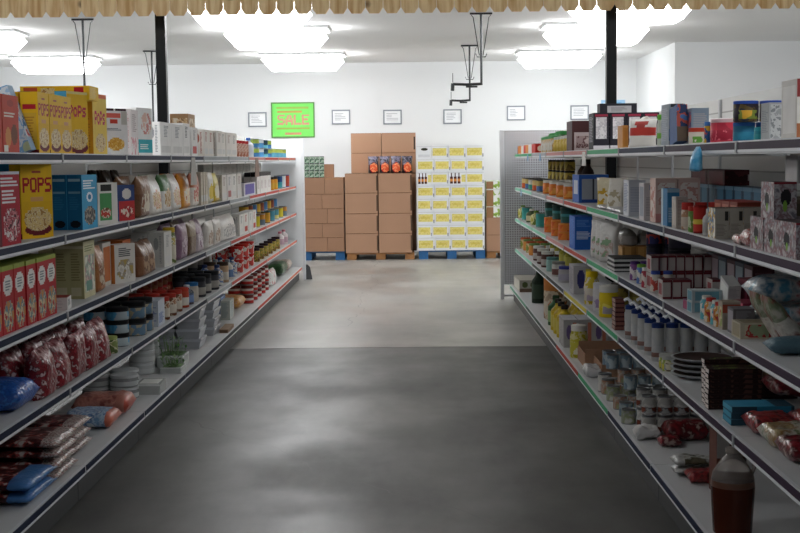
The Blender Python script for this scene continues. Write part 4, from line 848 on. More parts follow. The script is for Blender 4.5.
blkbox = B('26242c', ('s', .16, .3, .84, .88, P('c9c4c4', 'b5b0b4', 'd8d4d4', scale=40)), ('s', 0, 0, 1, .12, 'c9c5c8'), ('s', .1, .9, .9, .96, '8f2a40'), ('f', .1, .2, .9, .9, '8a8290', 'bars'))
row(R, 0, 593.5, 1, .22, .096, 37, blkbox, 'black box with white panel', 'carton', 'box', d=.02, cols=4); hb = row.H
row(R, 0, 598, 1, .14, .24, 12, B('2a2830', ('s', .2, .2, .85, .8, 'b5b2b4'), ('s', .3, .3, .75, .7, '8a8688', 'bars')), 'black box lying on the black boxes', 'carton', 'box', d=.14, z0=hb+.001)
row(R, 0, 573, 1, .3, .14, 30, B('4a2a2a', ('s', .1, .0, .95, .62, 'b9aaa8'), ('s', .2, .1, .8, .5, P('c9b8b4', '6a4a4a', 'a08a88', scale=30)), ('t', 0, 0, 1, 1, '6a6462')), 'dark brown box with pale panel', 'carton', 'box', d=.03, cols=2)
row(R, 0, 571, 6, .1, .1, 17, J(P('c9a83a', 'e0c65a', 'a8863a', scale=30), 'd8dcd2', 'd2b54a'), 'yellow jar with pale lid', 'jar', 'jar', d=.03, p1=552, cols=2)
row(R, 0, 560, 6, .1, .1, 22, J(P('cfd2c6', 'a8b09a', '5a6a52', scale=30), '3f9a52', 'd8d8cc'), 'tall white jar with green lid', 'jar', 'jar', d=.18, p1=543, cols=2)
row(R, 0, 537, 6, .1, .1, 9.5, [B('d83a32', ('s', .2, .2, .8, .8, 'f0d8c8', 'e')), B('e0dcd6', ('s', .2, .2, .8, .8, 'd2402f', 'e')), B('e08a3a', ('s', .2, .2, .8, .8, 'd2402f', 'e'))], ['small red box', 'small white box with red spot', 'small orange box'], 'packet', 'box', d=.03, p1=518, cols=2)
row(R, 0, 551, 6, .1, .1, 17, J(P('d8d4c8', 'c9a04a', scale=30), '5aa86a'), 'cream jar with green lid', 'jar', 'jar', d=.03, p1=540, cols=1)
# ------------------------------------------------------------------ RIGHT, second shelf
floral = B('8a8688', ('f', 0, 0, 1, 1, P('c2bdbd', '8a8488', '8a5a60', 'c9c4c4', scale=34, soft=True)), ('f', .3, .3, .62, .7, '262426', 'e'), ('f', .42, .2, .54, .42, '7fae4a', 'e'), ('s', 0, 0, 1, 1, P('b5b0b1', '85656b', 'c9c4c6', '77717a', scale=34, soft=True)), ('s', .3, .35, .75, .8, '2a2628', 'e'), ('s', .4, .2, .58, .5, '84b54a', 'e'), ('s', 0, .94, 1, 1, '8f2f3a'), ('t', 0, 0, 1, 1, '5a5254'))
row(R, 1, 794, 3, .14, .066, 37, floral, 'gray floral box with green leaf', 'carton', 'box', d=.015, p1=748.5, cols=2); hf = row.H
row(R, 1, 778, 1, .14, .07, 37, floral, 'gray floral box of the middle tier', 'carton', 'box', d=.03, z0=hf+.001, cols=3)
row(R, 1, 780, 1, .13, .06, 28, B('a8a4a4', ('s', .1, 0, .8, 1, P('b9b5b5', '8f8b8c', scale=20)), ('s', .85, 0, 1, 1, '9a3a4f'), ('f', .1, .1, .9, .9, 'b2aeae')), 'pale gray floral box on the very top', 'carton', 'box', d=.035, z0=hf*2+.002, cols=2)
row(R, 1, 741, 1, .1, .08, 0, flatpack('c9c2be', 'a83a34', 'e2ddd8'), 'red and white packet beside the floral boxes', 'packet', 'packet', d=.012, hm=.06)
row(R, 1, 735, 1, .1, .06, 0, flatpack('b5443a', 'd8cfc8', '7a3a32'), 'red packet beside the white boxes', 'packet', 'packet', d=.012, hm=.035)
wbx = B('a8a39a', ('f', 0, 0, 1, 1, P('d9d2a8', '4a78a8', 'c9a03a', 'e6e2d8', scale=24)), ('s', .1, .1, .9, .5, '86817a', 'bars'), ('s', .7, .6, .95, .9, '2c2a2a'), ('t', 0, 0, 1, 1, '5f4f46'))
row(R, 1, 715.5, 1, .13, .05, 31, wbx, 'gray white box with colored front', 'carton', 'box', d=.015, cols=5)
row(R, 1, 702, 1, .05, .045, 27, BT('b9b5b2', 'd0ccc8', 'a8a4a0'), 'gray white bottle', 'bottle', 'bottle', d=.02)
row(R, 1, 692.5, 1, .06, .055, 28, CN('c23a2c', '8a2a26', [(.3, 'd8c24a'), (.5, 'b8322c')]), 'red can with yellow band', 'tin_can', 'can', d=.02)
row(R, 1, 688, 1, .035, .03, 26, J(P('6f9a4a', 'c9d2b0', scale=20), 'b5382c'), 'slim green spice jar', 'jar', 'jar', d=.015)
row(R, 1, 682, 1, .06, .052, 27, J(P('b58a6a', 'd8c8b4', scale=30), 'b8322c', 'cdbfae', lidh=.25), 'tan spice jar with red lid', 'jar', 'jar', d=.03, cols=3)
row(R, 1, 673.5, 1, .1, .048, 32, B('b5aca4', ('s', .15, .1, .85, .9, '8f8780', 'bars'), ('f', .1, .1, .9, .9, 'c9c0b5')), 'narrow beige carton', 'carton', 'box', d=.015)
row(R, 1, 663.5, 1, .14, .052, 38, B('3f7fae', ('s', .1, .1, .9, .5, 'a8c4d8', 'bars'), ('f', 0, 0, .3, 1, 'b5c9d6'), ('s', 0, .9, 1, 1, '9ab5c6')), 'light blue carton', 'carton', 'box', d=.015)
row(R, 1, 655.5, 1, .14, .1, 44, B('d6b9ae', ('s', .1, .4, .9, .9, P('dcc4ba', 'c9968a', 'e6dcd4', scale=24)), ('f', .1, .1, .9, .8, P('e2d4cc', 'c98a7a', scale=20)), ('s', 0, 0, 1, .2, 'c98a86')), 'pale pink carton', 'carton', 'box', d=.035, cols=2)
row(R, 1, 640.5, 1, .15, .085, 37, B('cdc9c9', ('s', .12, .1, .88, .62, 'a8a4a6', 'bars'), ('s', .3, .82, .7, .95, '6a8ab5'), ('f', .1, .1, .9, .9, '9aa0aa')), 'white carton with gray print', 'carton', 'box', d=.02)
row(R, 1, 625, 1, .16, .085, 36, B('d0d2d8', ('s', .1, .1, .9, .8, 'aab0c0', 'bars'), ('f', .1, .1, .9, .9, '8a94b0', 'bars')), 'white carton with pale blue print', 'carton', 'box', d=.02)
row(R, 1, 612, 2, .13, .075, 32, [bag('dcd6c8', 'e2ddd2', P('e2ddd0', 'b5a88a', scale=24)), bag('d9b83a', 'e2d8b8', P('e8e2cf', 'c9a02f', scale=24))], ['white pasta bag', 'yellow pasta bag'], 'pasta_bag', 'bag', d=.05, gap=.05, yaw=48)
row(R, 1, 617, 3, .16, .14, 0, flatpack('c9cacb', 'b0b4ba', 'd9d4c8'), 'flat white packet at the shelf edge', 'packet', 'packet', d=.012, hm=.025, p1=597)
row(R, 1, 575, 1, .3, .2, 28, B('9aa0a8', ('s', 0, .85, 1, 1, '2f5fb0'), ('s', 0, 0, .1, 1, '2f5fb0'), ('s', .46, 0, .52, .85, '3a3a44'), ('s', .1, .0, .9, .12, '2a4a90'), ('f', 0, 0, 1, 1, '2f62b5'), ('f', .2, .3, .8, .8, 'c9d0dc')), 'blue edged box with gray panels', 'carton', 'box', d=.03)
row(R, 1, 583, 2, .14, .1, 36, BT('2e2220', '1a1614', '5a3428'), 'dark brown bottle at the back', 'bottle', 'bottle', d=.29, p1=575)
row(R, 1, 567, 4, .15, .13, 16, J('d9782a', 'd9d6cc', P('d97a2c', 'e8a24a', scale=20), lidh=.18), 'orange jar with white lid', 'jar', 'jar', d=.03, p1=540, cols=2)
row(R, 1, 566, 5, .12, .1, 11, J(P('a8943a', '6a5a2a', scale=20), '2f2e2a'), 'small olive jar with dark lid', 'jar', 'jar', d=.24, p1=546, stack=3, cols=1)
row(R, 1, 538, 5, .1, .1, 12, [CN('4a6a9a', '6a6a68', [(.5, 'c9b06a')]), CN('d2602f', '6a6a68', [(.5, 'e2c88a')]), CN('3f9a86', '6a6a68', [(.5, 'd8d4c8')])], ['blue tin with gold band', 'orange tin with cream band', 'green tin with white band'], 'tin_can', 'can', d=.03, p1=520, cols=2)
dk_red = B('4a1a1e', ('s', .05, .1, .95, .9, P('4f1c20', '3a1216', '5f2a2c', scale=10)), ('s', .94, .3, 1, .7, 'b5a8a4'), ('f', .1, .1, .9, .9, '6a2a2e'))
bbx = B('24445a', ('f', .15, .1, .85, .9, '3f6f8a'), ('s', .1, .1, .9, .9, '2c5068'), ('f', 0, .9, 1, 1, '5a8098'))
row(R, 1, 762, 10, .16, .09, 0, bbx, 'dark blue box of the back row', 'carton', 'box', d=.315, p1=680, hm=.17); hb = row.H
row(R, 1, 724, 2, .24, .11, 0, dk_red, 'dark maroon box on the blue boxes', 'carton', 'box', d=.3, p1=690, hm=.07, z0=hb+.001)
row(R, 1, 736, 3, .1, .12, 0, B('8a4234', ('s', .05, .1, .95, .9, '9a4f3e', 'bars'), ('t', 0, 0, 1, 1, 'a83a30'), ('f', .1, .1, .9, .9, 'b5705a')), 'brick red carton in middle row', 'carton', 'box', d=.15, p1=714, hm=.125)
row(R, 1, 776, 2, .14, .12, 0, B('5a5040', ('f', 0, 0, 1, 1, 'b9a88a'), ('s', .1, .1, .9, .9, '4a4234')), 'olive brown box behind the floral boxes', 'carton', 'box', d=.17, p1=748, hm=.15, cols=1)
# ------------------------------------------------------------------ RIGHT, third shelf
def rollp(W, D, H): return pillow(W, D, H, [(0, M('55707c', .5, bump=.6))], seed=31, wr=.004)
row(R, 2, 757, 1, .11, .27, 0, rollp, 'gray blue rolled pack lying at shelf edge', 'pack', 'packet', d=.03, hm=.055)
gb = lambda W, D, H, v=0: pillow(W, D, H, [(0, pc('3f5a68', '6a8490', 'b5b0b0', '8f3a3a', scale=13)), (.55, pc('35607a', 'c9c9c8', '4a86a0', scale=10))], seed=41+v)
row(R, 2, 750, 1, .2, .3, 0, gb, 'crumpled gray blue bag', 'bag', 'bag', d=.1, hm=.1, stack=2, var=2)
row(R, 2, 742, 1, .12, .15, 0, B('b5ac98', ('s', .1, .1, .9, .9, P('c2b89f', 'a83a3a', '8f9a7a', scale=24)), ('t', .1, .1, .9, .9, '8a8068'), ('f', .1, .1, .9, .9, '9a9078')), 'beige carton lying at the shelf edge', 'carton', 'box', d=.03, hm=.055)
row(R, 2, 735, 1, .09, .075, 26, B('6a6668', ('s', .12, .1, .88, .9, '86838a', 'bars'), ('f', .1, .1, .9, .9, 'a09aa0')), 'gray carton standing upright', 'carton', 'box', d=.05)
row(R, 2, 718, 1, .07, .065, 28, B('a89a8a', ('s', 0, .6, 1, .9, 'b0503a'), ('s', .1, .1, .9, .5, '8a8074', 'bars'), ('f', .1, .1, .9, .8, P('8fa85a', 'd2c29a', 'b0503a', scale=20))), 'beige and red carton', 'carton', 'box', d=.03, cols=1)
row(R, 2, 717.5, 4, .06, .05, 25, [BT(P('d0c8b8', 'c98a3a', 'a83a34', scale=24), 'b5362f', sh=.7, neck=.6), BT(P('5fa8b5', 'dcd6cc', scale=24), 'd2cec6', sh=.7, neck=.6)], ['cream bottle with red cap', 'teal and white bottle'], 'bottle', 'bottle', d=.02, p1=697)
sl = bag(pc('a8a296', 'c9c4ba', '7a3a34', scale=12), pc('b0a99c', '6a7a5a', '8a3a34', scale=12))
row(R, 2, 790, 2, .13, .06, 0, sl, 'slanted white and red bag', 'bag', 'bag', d=.14, p1=766, pitch=35, hm=.2)
row(R, 2, 737, 1, .15, .11, 0, B('8a2f44', ('s', .05, .15, .95, .85, '9a3a50'), ('f', 0, 0, 1, 1, 'd26a86')), 'low magenta box with pink end', 'carton', 'box', d=.16, hm=.07)
row(R, 2, 741, 1, .14, .06, 0, B('6a2434', ('s', .3, 0, .36, 1, '8a4a58'), ('f', .1, .1, .9, .9, '7a3044')), 'tall maroon box beside the magenta one', 'carton', 'box', d=.22, hm=.14, cols=1)
row(R, 2, 716, 1, .13, .05, 0, B('c2c2c0', ('s', .1, .2, .9, .9, 'a8a8a8', 'bars'), ('f', .1, .1, .9, .9, 'dcdcd8')), 'pale carton tilted against boxes', 'carton', 'box', d=.13, hm=.12, roll=-14)
row(R, 2, 752, 6, .1, .09, 0, [B('4a2a30', ('s', .1, .15, .9, .85, '6a4a50'), ('f', .1, .1, .9, .9, 'a89aa0')), B('3a4450', ('s', .1, .15, .9, .6, '5a6a78'), ('f', .1, .1, .9, .9, '8a98a0'))], ['dark maroon box at the back', 'dark slate box at the back'], 'carton', 'box', d=.315, hm=.17, p1=703)
wr = B('b0a6a2', ('s', .0, .0, 1, .12, '6a2a32'), ('s', 0, .88, 1, 1, '6a242c'), ('s', .84, 0, 1, 1, '5a1f28'), ('f', .2, .2, .8, .8, '8a3a40'), ('t', 0, 0, 1, 1, '4f1c22'))
row(R, 2, 667.5, 1, .12, .042, 19, wr, 'white tea box with dark red edges', 'carton', 'box', d=.035, cols=4)
row(R, 2, 658, 1, .12, .04, 17, wr, 'white box with dark red trim in back pile', 'carton', 'box', d=.07, cols=7, stack=2)
row(R, 2, 677, 1, .08, .09, 0, flatpack('c98a7a', 'e0c8bc', 'a85a4a'), 'salmon pink packet in front of tea boxes', 'packet', 'packet', d=.1, hm=.03)
row(R, 2, 694, 1, .09, .12, 0, B('a8b5b8', ('s', .1, .1, .9, .9, '6a9aa8'), ('t', .1, .1, .9, .9, 'c9cfd0'), ('f', .1, .1, .9, .9, '5a8a9a')), 'pale blue flat carton', 'carton', 'box', d=.05, hm=.045, stack=2)
row(R, 2, 684, 1, .08, .05, 0, B('86607a', ('s', .1, .2, .9, .8, 'b5a0b0'), ('f', .1, .1, .9, .9, 'a0486a')), 'small mauve carton at the front', 'carton', 'box', d=.03, hm=.04)
tb = [BT(P('cfc8bc', 'b5443a', scale=20), '3a4f9c', sh=.75, neck=.7), BT(P('a83a4a', 'd8cfc8', scale=20), 'd6d2cc', sh=.75, neck=.7), BT(P('5a7ab5', 'd8d4cc', scale=20), '7fb04a', sh=.75, neck=.7), BT(P('7a4a86', 'd6cfd0', scale=20), '4a2f6a', sh=.75, neck=.7)]
row(R, 2, 654, 4, .07, .05, 21, tb, ['small bottle with blue cap', 'small red bottle', 'small blue bottle with green cap', 'small purple bottle'], 'bottle', 'bottle', d=.02, p1=626, cols=2)
row(R, 2, 643, 1, .12, .09, 25, J('26243a', '1c1a2a', P('2f2c4a', 'b5403a', '3a3a6a', scale=16), lidh=.2, neck=.98), 'dark blue tub behind the small bottles', 'tub', 'tub', d=.17, cols=2, stack=2)
row(R, 2, 672, 2, .13, .12, 0, J('201e26', '16151b', '2f2a3a', lidh=.2, neck=.98), 'blackish tub at the back', 'tub', 'tub', d=.27, hm=.13, stack=2, p1=655)
row(R, 2, 620, 5, .1, .16, 4, B('3a3a3c', ('s', 0, .3, 1, .7, 'c6c6c4'), ('f', 0, .3, 1, .7, 'c2c2c0')), 'flat black and white pack', 'packet', 'packet', d=.03, stack=3, p1=607) if 0 else None
row(R, 2, 611, 1, .25, .18, 4.5, B('2e2e30', ('s', 0, .25, 1, .75, 'c6c6c4'), ('f', 0, .25, 1, .75, 'c2c2c0')), 'flat black and white pack', 'packet', 'packet', d=.02, stack=3)
row(R, 2, 622, 1, .16, .072, 21, B('a87a42', ('s', .2, 0, .7, 1, 'c99a5a'), ('f', .1, .1, .9, .9, 'b58a4a')), 'golden brown box', 'carton', 'box', d=.1, cols=3); hg = row.H
row(R, 2, 622, 1, .16, .1, 17, bag('8a8682', '77736e', P('a8a49e', '6a6662', scale=20)), 'gray bag lying over the golden boxes', 'bag', 'bag', d=.11, cols=2, z0=hg+.003)
row(R, 2, 603, 3, .14, .08, 40, bag('d8d6d2', 'e0deda', P('dcdad6', 'c9b0a8', '8fae8a', scale=20)), 'white sugar bag', 'sugar_bag', 'bag', d=.04, gap=.05, cols=2, yaw=50)
row(R, 2, 571.5, 1, .3, .12, 33, B('2c64b8', ('s', .1, .3, .9, .55, 'c9d6ea', 'bars'), ('s', .1, .68, .9, .9, '5a8ad0', 'bars'), ('f', .1, .1, .9, .9, '4a7fd0', 'bars')), 'bright blue box', 'carton', 'box', d=.02)
row(R, 2, 562, 3, .15, .13, 8.5, J(P('d9642a', 'e8863a', scale=16), 'e08a3a', lidh=.2, neck=1), 'orange tub', 'tub', 'tub', d=.03, p1=541, stack=2, cols=2); ho = row.H
row(R, 2, 565, 3, .15, .12, 16, CN('2a5a52', '4a5a58', [(.4, '3f8a8a'), (.6, '25423f')]), 'dark green can on the orange tubs', 'tin_can', 'can', d=.05, z0=2*ho+.003, p1=541, cols=2)
row(R, 2, 538, 5, .12, .11, 15, [CN('3f9a92', '8a9a92'), BT(P('b5b04a', 'd8d49a', '7a8a3a', scale=20), '6a8a3a'), BT('4a5a3a', 'd8d2c4', 'c9c29a')], ['teal can', 'yellow green bottle', 'dark green bottle with cream label'], ['tin_can', 'bottle', 'bottle'], ['can', 'bottle', 'bottle'], d=.03, p1=516)
# ------------------------------------------------------------------ RIGHT, fourth shelf
foil = [pc('8a1f28', '6a141c', '4f1016', 'a89088', scale=20), pc('b5a27a', '8f6a3a', 'c9c4b8', '6a7a4a', scale=16), pc('6a2028', 'a83a3a', '2a1a1c', scale=20)]
def candy(i): return lambda W, D, H, v=0: pillow(W, D, H, [(0, foil[i])], seed=50+7*i+v, wr=.012)
row(R, 3, 790, 3, .12, .15, 0, [candy(0), candy(1), candy(2)], ['red foil candy bag', 'gold and white candy bag', 'dark red candy bag'], 'candy_bag', 'bag', d=.06, p1=740, hm=.07, cols=2, var=2)
row(R, 3, 775, 2, .15, .15, 0, [candy(0), candy(1)], ['red foil candy bag on the candy heap', 'gold candy bag on the candy heap'], 'candy_bag', 'bag', d=.2, p1=742, hm=.06, z0=.085)
row(R, 3, 729, 1, .13, .22, 0, B('2a4a5a', ('f', 0, .1, 1, .9, '4a9ab5'), ('s', .4, .0, .95, 1, '2f86a8'), ('t', .3, 0, 1, 1, '3f93b5')), 'blue chocolate pack', 'chocolate_pack', 'packet', d=.03, hm=.022, stack=3)
bar = B('2e1a18', ('f', .04, .14, .96, .9, 'e2d8d2'), ('s', .0, .15, 1, .85, P('3a2220', '2a1614', '4f332c', scale=18)), ('t', .1, .1, .9, .9, P('3f2a22', '6a7a3a', '2a1a16', scale=14)))
row(R, 3, 712, 2, .055, .2, 0, bar, 'brown bar with pale end', 'chocolate_bar', 'chocolate bar', d=.03, hm=.0185, stack=8)
row(R, 3, 700, 1, .1, .2, 0, bar, 'brown bar, second stack', 'chocolate_bar', 'chocolate bar', d=.03, hm=.0185, stack=9) if 0 else None
row(R, 3, 704, 1, .055, .2, 0, bar, 'brown bar of the farther stack', 'chocolate_bar', 'chocolate bar', d=.03, hm=.0185, stack=9)
row(R, 3, 760, 3, .1, .15, 0, B('2a1716', ('f', .15, .15, .85, .85, 'b5a8a2'), ('s', 0, .2, 1, .8, '3a2422')), 'dark brown bar pack at back', 'chocolate_bar', 'chocolate bar', d=.26, hm=.02, stack=9)
def plate(W, D, H):
    r = min(W, D)/2; rim = M('c2c4c6', .4); ins = M('4a3a35', .5)
    return MB().lathe([(0, 0, rim), (r*.6, 0, rim), (r*.98, H*.8, rim), (r, H, rim), (r*.91, H, rim), (r*.86, H*.75, ins), (r*.6, H*.35, ins), (0, H*.35, ins)], seg=28).mesh('plate', True)
row(R, 3, 668, 1, .3, .27, 0, plate, 'dark round pan with silver rim', 'round_pan', 'pan', d=.02, hm=.022, stack=4)
row(R, 3, 651.5, 1, .24, .22, 0, plate, 'dark round pan of the farther stack', 'round_pan', 'pan', d=.19, hm=.024, stack=3)
row(R, 3, 676, 3, .08, .07, 14, J(P('8fa04a', 'cfc9a8', '6a5a4a', scale=24), 'a8aaa6', P('c2b84a', '8f9aa0', 'd8d2b8', scale=20), lidh=.2), 'small jar with silver lid', 'jar', 'jar', d=.02, p1=652, cols=2) if 0 else None
row(R, 3, 664, 2, .075, .07, 15, J(P('8fa04a', 'cfc9a8', '6a5a4a', scale=24), 'a8aaa6', P('c2b84a', '8f9aa0', 'd8d2b8', scale=20), lidh=.2), 'small jar with silver lid', 'jar', 'jar', d=.015, cols=2)
def blueb(W, D, H):
    r = min(W, D)/2*.96; nv = M('20366e', .35); wt = M('f4f6f8', .4); bd = P('b9b9b6', 'aeb0b2', 'c6c4c0', scale=12, soft=True)
    b = MB().lathe([(0, 0, bd), (r*.92, 0, bd), (r, H*.03, bd), (r, H*.1, bd), (r*1.005, H*.101, M('8a6a62')), (r*1.005, H*.2, M('8a6a62')), (r, H*.201, bd), (r, H*.7, bd), (r*.97, H*.74, bd)], seg=14).mesh('bottle', True)
    c = MB().lathe([(r*.99, H*.74, nv), (r*.99, H*.83, nv), (r*.6, H*.86, nv), (0, H*.86, nv)], seg=14).mesh('cap', True)
    t = MB().tube([(0, 0, H*.855), (0, 0, H*.93), (r*.5, -r*.35, H), (r*1.0, -r*.7, H*.95)], r*.3, wt, 6).mesh('spout', True)
    return b, [('cap', c), ('spout', t)]
row(R, 3, 655, 5, .07, .062, 46, blueb, 'clear bottle with navy cap, white spout', 'spray_bottle', 'bottle', d=.02, p1=622, cols=5, gap=.003)
row(R, 3, 613, 1, .12, .05, 4.4, B('4a1f22', ('s', 0, .15, 1, .85, '8a5a52'), ('f', .1, .1, .9, .9, 'a88a80')), 'small dark red pack', 'packet', 'packet', d=.02, stack=7)
row(R, 3, 598.5, 1, .13, .115, 32, J('e0c61f', 'd8d6d0', P('d9c22a', 'e6d85a', 'a8a0a8', scale=14), lidh=.2, neck=.92, shoulder=.08), 'big yellow canister with white lid', 'canister', 'canister', d=.02)
row(R, 3, 592.5, 1, .12, .1, 28, J('d0cdcc', 'c9c9d0', P('c9c4c8', '9a86a8', scale=14), lidh=.2), 'white canister beyond the yellow one', 'canister', 'canister', d=.03)
row(R, 3, 612, 1, .13, .11, 29, J(P('8a7a3a', '5a4a2a', scale=14), '5a5652', P('b0a24a', 'c9c0a0', scale=14)), 'olive canister behind the dark packs', 'canister', 'canister', d=.13, cols=2)
row(R, 3, 583.5, 1, .12, .1, 33, BT(P('d9c23a', 'e0d6c0', 'c9b02a', scale=14), 'e6c81c', P('d8cfc0', 'b8a8b8', scale=16), sh=.66, neck=.62, caph=.14), 'bottle with bright yellow cap', 'bottle', 'bottle', d=.02)
row(R, 3, 570.5, 1, .26, .13, 28, B('b5b2b4', ('s', .2, .2, .6, .85, '3f3f78', 'e'), ('s', .65, .1, .95, .9, 'c2b84a'), ('f', .1, .1, .9, .9, '8f8a96', 'bars')), 'white box with purple oval', 'carton', 'box', d=.03)
row(R, 3, 566, 4, .13, .11, 33, BT(P('8a8a2a', 'a8a23a', '6a6a22', scale=14), '3f4a22', 'b5ae52'), 'olive oil bottle', 'bottle', 'bottle', d=.16, p1=548, cols=2)
row(R, 3, 562, 3, .12, .11, 16, [J('b0aeb0', '3a3f86', 'a8a4b5'), J('c9c8c4', '8a8a86', '77504a'), J('8fb5b0', '5a8a8a')], ['white tub with violet lid', 'white jar with brown label', 'pale teal jar'], 'jar', 'jar', d=.03, p1=543)
row(R, 3, 543, 3, .12, .11, 16, J('5a3a34', 'd2d2ce', 'b5aeaa'), 'brown jar with white lid', 'jar', 'jar', d=.03, p1=531, cols=2, stack=1)
row(R, 3, 530, 4, .12, .11, 12, [J('c9843f', '6a8a4a'), J(P('7a8a3a', 'c9b58a', scale=20), 'b5542f')], ['amber jar with green lid', 'green jar with orange lid'], 'jar', 'jar', d=.05, p1=519, cols=2)
# ------------------------------------------------------------------ RIGHT, bottom shelf
def jug(W, D, H):
    r = min(W, D)/2; sauce = M('4a2013', .25); pl = glass('d9cfc8', .2, .8); ring = M('6a4a3c', .3)
    b = MB().lathe([(0, 0, sauce), (r*.8, 0, sauce), (r*.88, H*.02, sauce), (r*.97, H*.4, sauce), (r, H*.56, sauce), (r, H*.57, ring), (r*.97, H*.63, ring), (r*.9, H*.72, pl), (r*.55, H*.85, pl), (r*.3, H*.92, pl), (r*.3, H*.95, pl)], seg=24).mesh('jug', True)
    c = MB().lathe([(r*.34, H*.945, pl), (r*.34, H*.995, M('8a8078', .4)), (0, H, M('8a8078', .4))], seg=20).mesh('cap', True)
    h = MB().tube([(-r*.35, r*.1, H*.93), (-r*.75, r*.2, H*.9), (-r*.92, r*.25, H*.78), (-r*.8, r*.2, H*.7)], r*.1, pl, 8).mesh('handle', True)
    return b, [('cap', c), ('handle', h)]
row(R, 4, 709, 1, .155, .155, 88, jug, 'clear jug of brown sauce', 'sauce_jug', 'jug', d=.02)
row(R, 4, 712, 1, .13, .1, 70, B('5a3226', ('s', .0, .55, .5, .95, '8f8a86'), ('s', .1, .1, .9, .45, '7a4a3a'), ('f', .1, .1, .9, .9, '6a4034')), 'brown carton beside the sauce jug', 'carton', 'box', d=.16)
row(R, 4, 717, 1, .13, .13, 80, jug, 'brown sauce jug at the right edge', 'sauce_jug', 'jug', d=.28)
row(R, 4, 685, 1, .12, .15, 0, candy(2), 'small red foil packet', 'candy_bag', 'bag', d=.09, hm=.05)
sv = lambda W, D, H, v=0: pillow(W, D, H, [(0, pc('8f8a7c', 'c9c9c6', '4a4a32', '6a6450', scale=12)), (.8, pc('d0d0ce', '8f8f8c', scale=18))], seed=71+v, wr=.012)
row(R, 4, 671, 1, .11, .22, 0, sv, 'silver and olive candy bag', 'candy_bag', 'bag', d=.055, hm=.04, stack=2, var=2)
row(R, 4, 663, 1, .14, .2, 0, candy(0), 'dark red foil bag behind the silver bag', 'candy_bag', 'bag', d=.15, hm=.1)
row(R, 4, 657, 1, .1, .1, 0, candy(0), 'small red packet near the cans', 'candy_bag', 'bag', d=.1, hm=.05)
bl = P('b5b4b0', 'c9c8c4', '9a9896', scale=20)
wlab = CN(bl, '8a8c8f', [(.0, bl), (.12, '8a4a32'), (.3, bl), (.55, '2a2c34'), (.75, bl)])
def pcan(W, D, H):
    r = min(W, D)/2
    me = can(r, H, bl, '8f9194', [(.1, P('7a4030', '6a6a6c', 'a8a8a6', scale=30)), (.42, bl)])
    return me
row(R, 4, 642.5, 1, .076, .074, 20, pcan, 'large soup can with pale label', 'tin_can', 'can', d=.065, cols=4, stack=2)
row(R, 4, 637, 2, .075, .072, 20, pcan, 'soup can in the pile behind', 'tin_can', 'can', d=.07, cols=4, stack=2)
row(R, 4, 633, 1, .1, .12, 0, lambda W, D, H: pillow(W, D, H, [(0, M('d6d4d2', .35, bump=.8))], seed=2, wr=.02), 'crumpled white plastic bag', 'plastic_bag', 'bag', d=.015, hm=.07)
cl = [CN(P('a8a8a4', '8a9468', 'b9b8b2', scale=24, soft=True), '8f9194'), CN(P('7a8f9c', 'a8b5ba', scale=16), '8f9194'), CN(P('b5b0a5', 'a0705a', '8a8f6a', scale=24, soft=True), '8f9194')]
cd = ['green and silver can', 'gray blue can', 'cream and rust can']
row(R, 4, 627.5, 3, .076, .074, 15, cl, cd, 'tin_can', 'can', d=.03, cols=5, stack=1, p1=610); hc = row.H
row(R, 4, 626, 2, .076, .074, 15, cl[1:], ['gray blue can of the upper pile', 'cream and rust can of the upper pile'], 'tin_can', 'can', d=.11, cols=4, z0=hc+.001, p1=614)
row(R, 4, 609, 2, .078, .076, 16, [cl[0], cl[2]], ['green and silver can of the far pile', 'cream and rust can of the far pile'], 'tin_can', 'can', d=.03, cols=5, p1=598)
row(R, 4, 608, 2, .078, .076, 15, [cl[1]], ['gray blue can topping the far pile'], 'tin_can', 'can', d=.11, cols=3, z0=row.H+.001, p1=599)
row(R, 4, 597, 1, .09, .08, 19, CN(P('d2d0cc', 'b5b2b0', scale=20), '8f9194'), 'white can at the shelf edge', 'tin_can', 'can', d=.02)
def opentray(W, D, H):
    b = MB(); m, t = kraft2, .006
    b.box(-D/2, D/2, -W/2, W/2, 0, t, m); b.box(-D/2, -D/2+t, -W/2, W/2, t, H, m); b.box(D/2-t, D/2, -W/2, W/2, t, H*.75, m); b.box(-D/2+t, D/2-t, -W/2, -W/2+t, t, H, m); b.box(-D/2+t, D/2-t, W/2-t, W/2, t, H, m)
    return b.mesh('tray')
row(R, 4, 588, 1, .34, .36, 0, opentray, 'open brown cardboard tray', 'cardboard_tray', 'cardboard tray', d=.05, hm=.11)
row(R, 4, 580, 1, .4, .38, 0, opentray, 'open brown cardboard tray farther away', 'cardboard_tray', 'cardboard tray', d=.06, hm=.12)
row(R, 4, 583, 1, .2, .1, 0, lambda W, D, H: pillow(W, D, H, [(0, film('dddddd', .7))], seed=14, wr=.022), 'crumpled clear plastic wrap by the cardboard trays', 'plastic_bag', 'bag', d=.012, hm=.07)
row(R, 4, 569.5, 1, .13, .12, 33, BT(P('c2b83a', 'd8d29a', 'b0a62a', scale=14), 'd9d6d0', P('c9c04a', 'e0dcc8', scale=16), sh=.7, neck=.7, caph=.16), 'yellow canister with white cap', 'canister', 'canister', d=.02)
row(R, 4, 563.5, 2, .15, .1, 28, B('a8a6a4', ('s', .2, .3, .6, .8, '6a5a86', 'e'), ('s', .65, .1, .9, .9, 'b5705a'), ('f', .1, .1, .9, .9, 'c9c6c2', 'bars'), ('t', 0, 0, 1, 1, 'c2c2c4')), 'white carton with violet print', 'carton', 'box', d=.03, cols=3)
row(R, 4, 558, 3, .14, .12, 33, BT(P('d0b62a', 'b59a22', scale=14), '2a2420', 'd8c860', sh=.6), 'yellow bottle with black cap', 'bottle', 'bottle', d=.04, p1=549, cols=2)
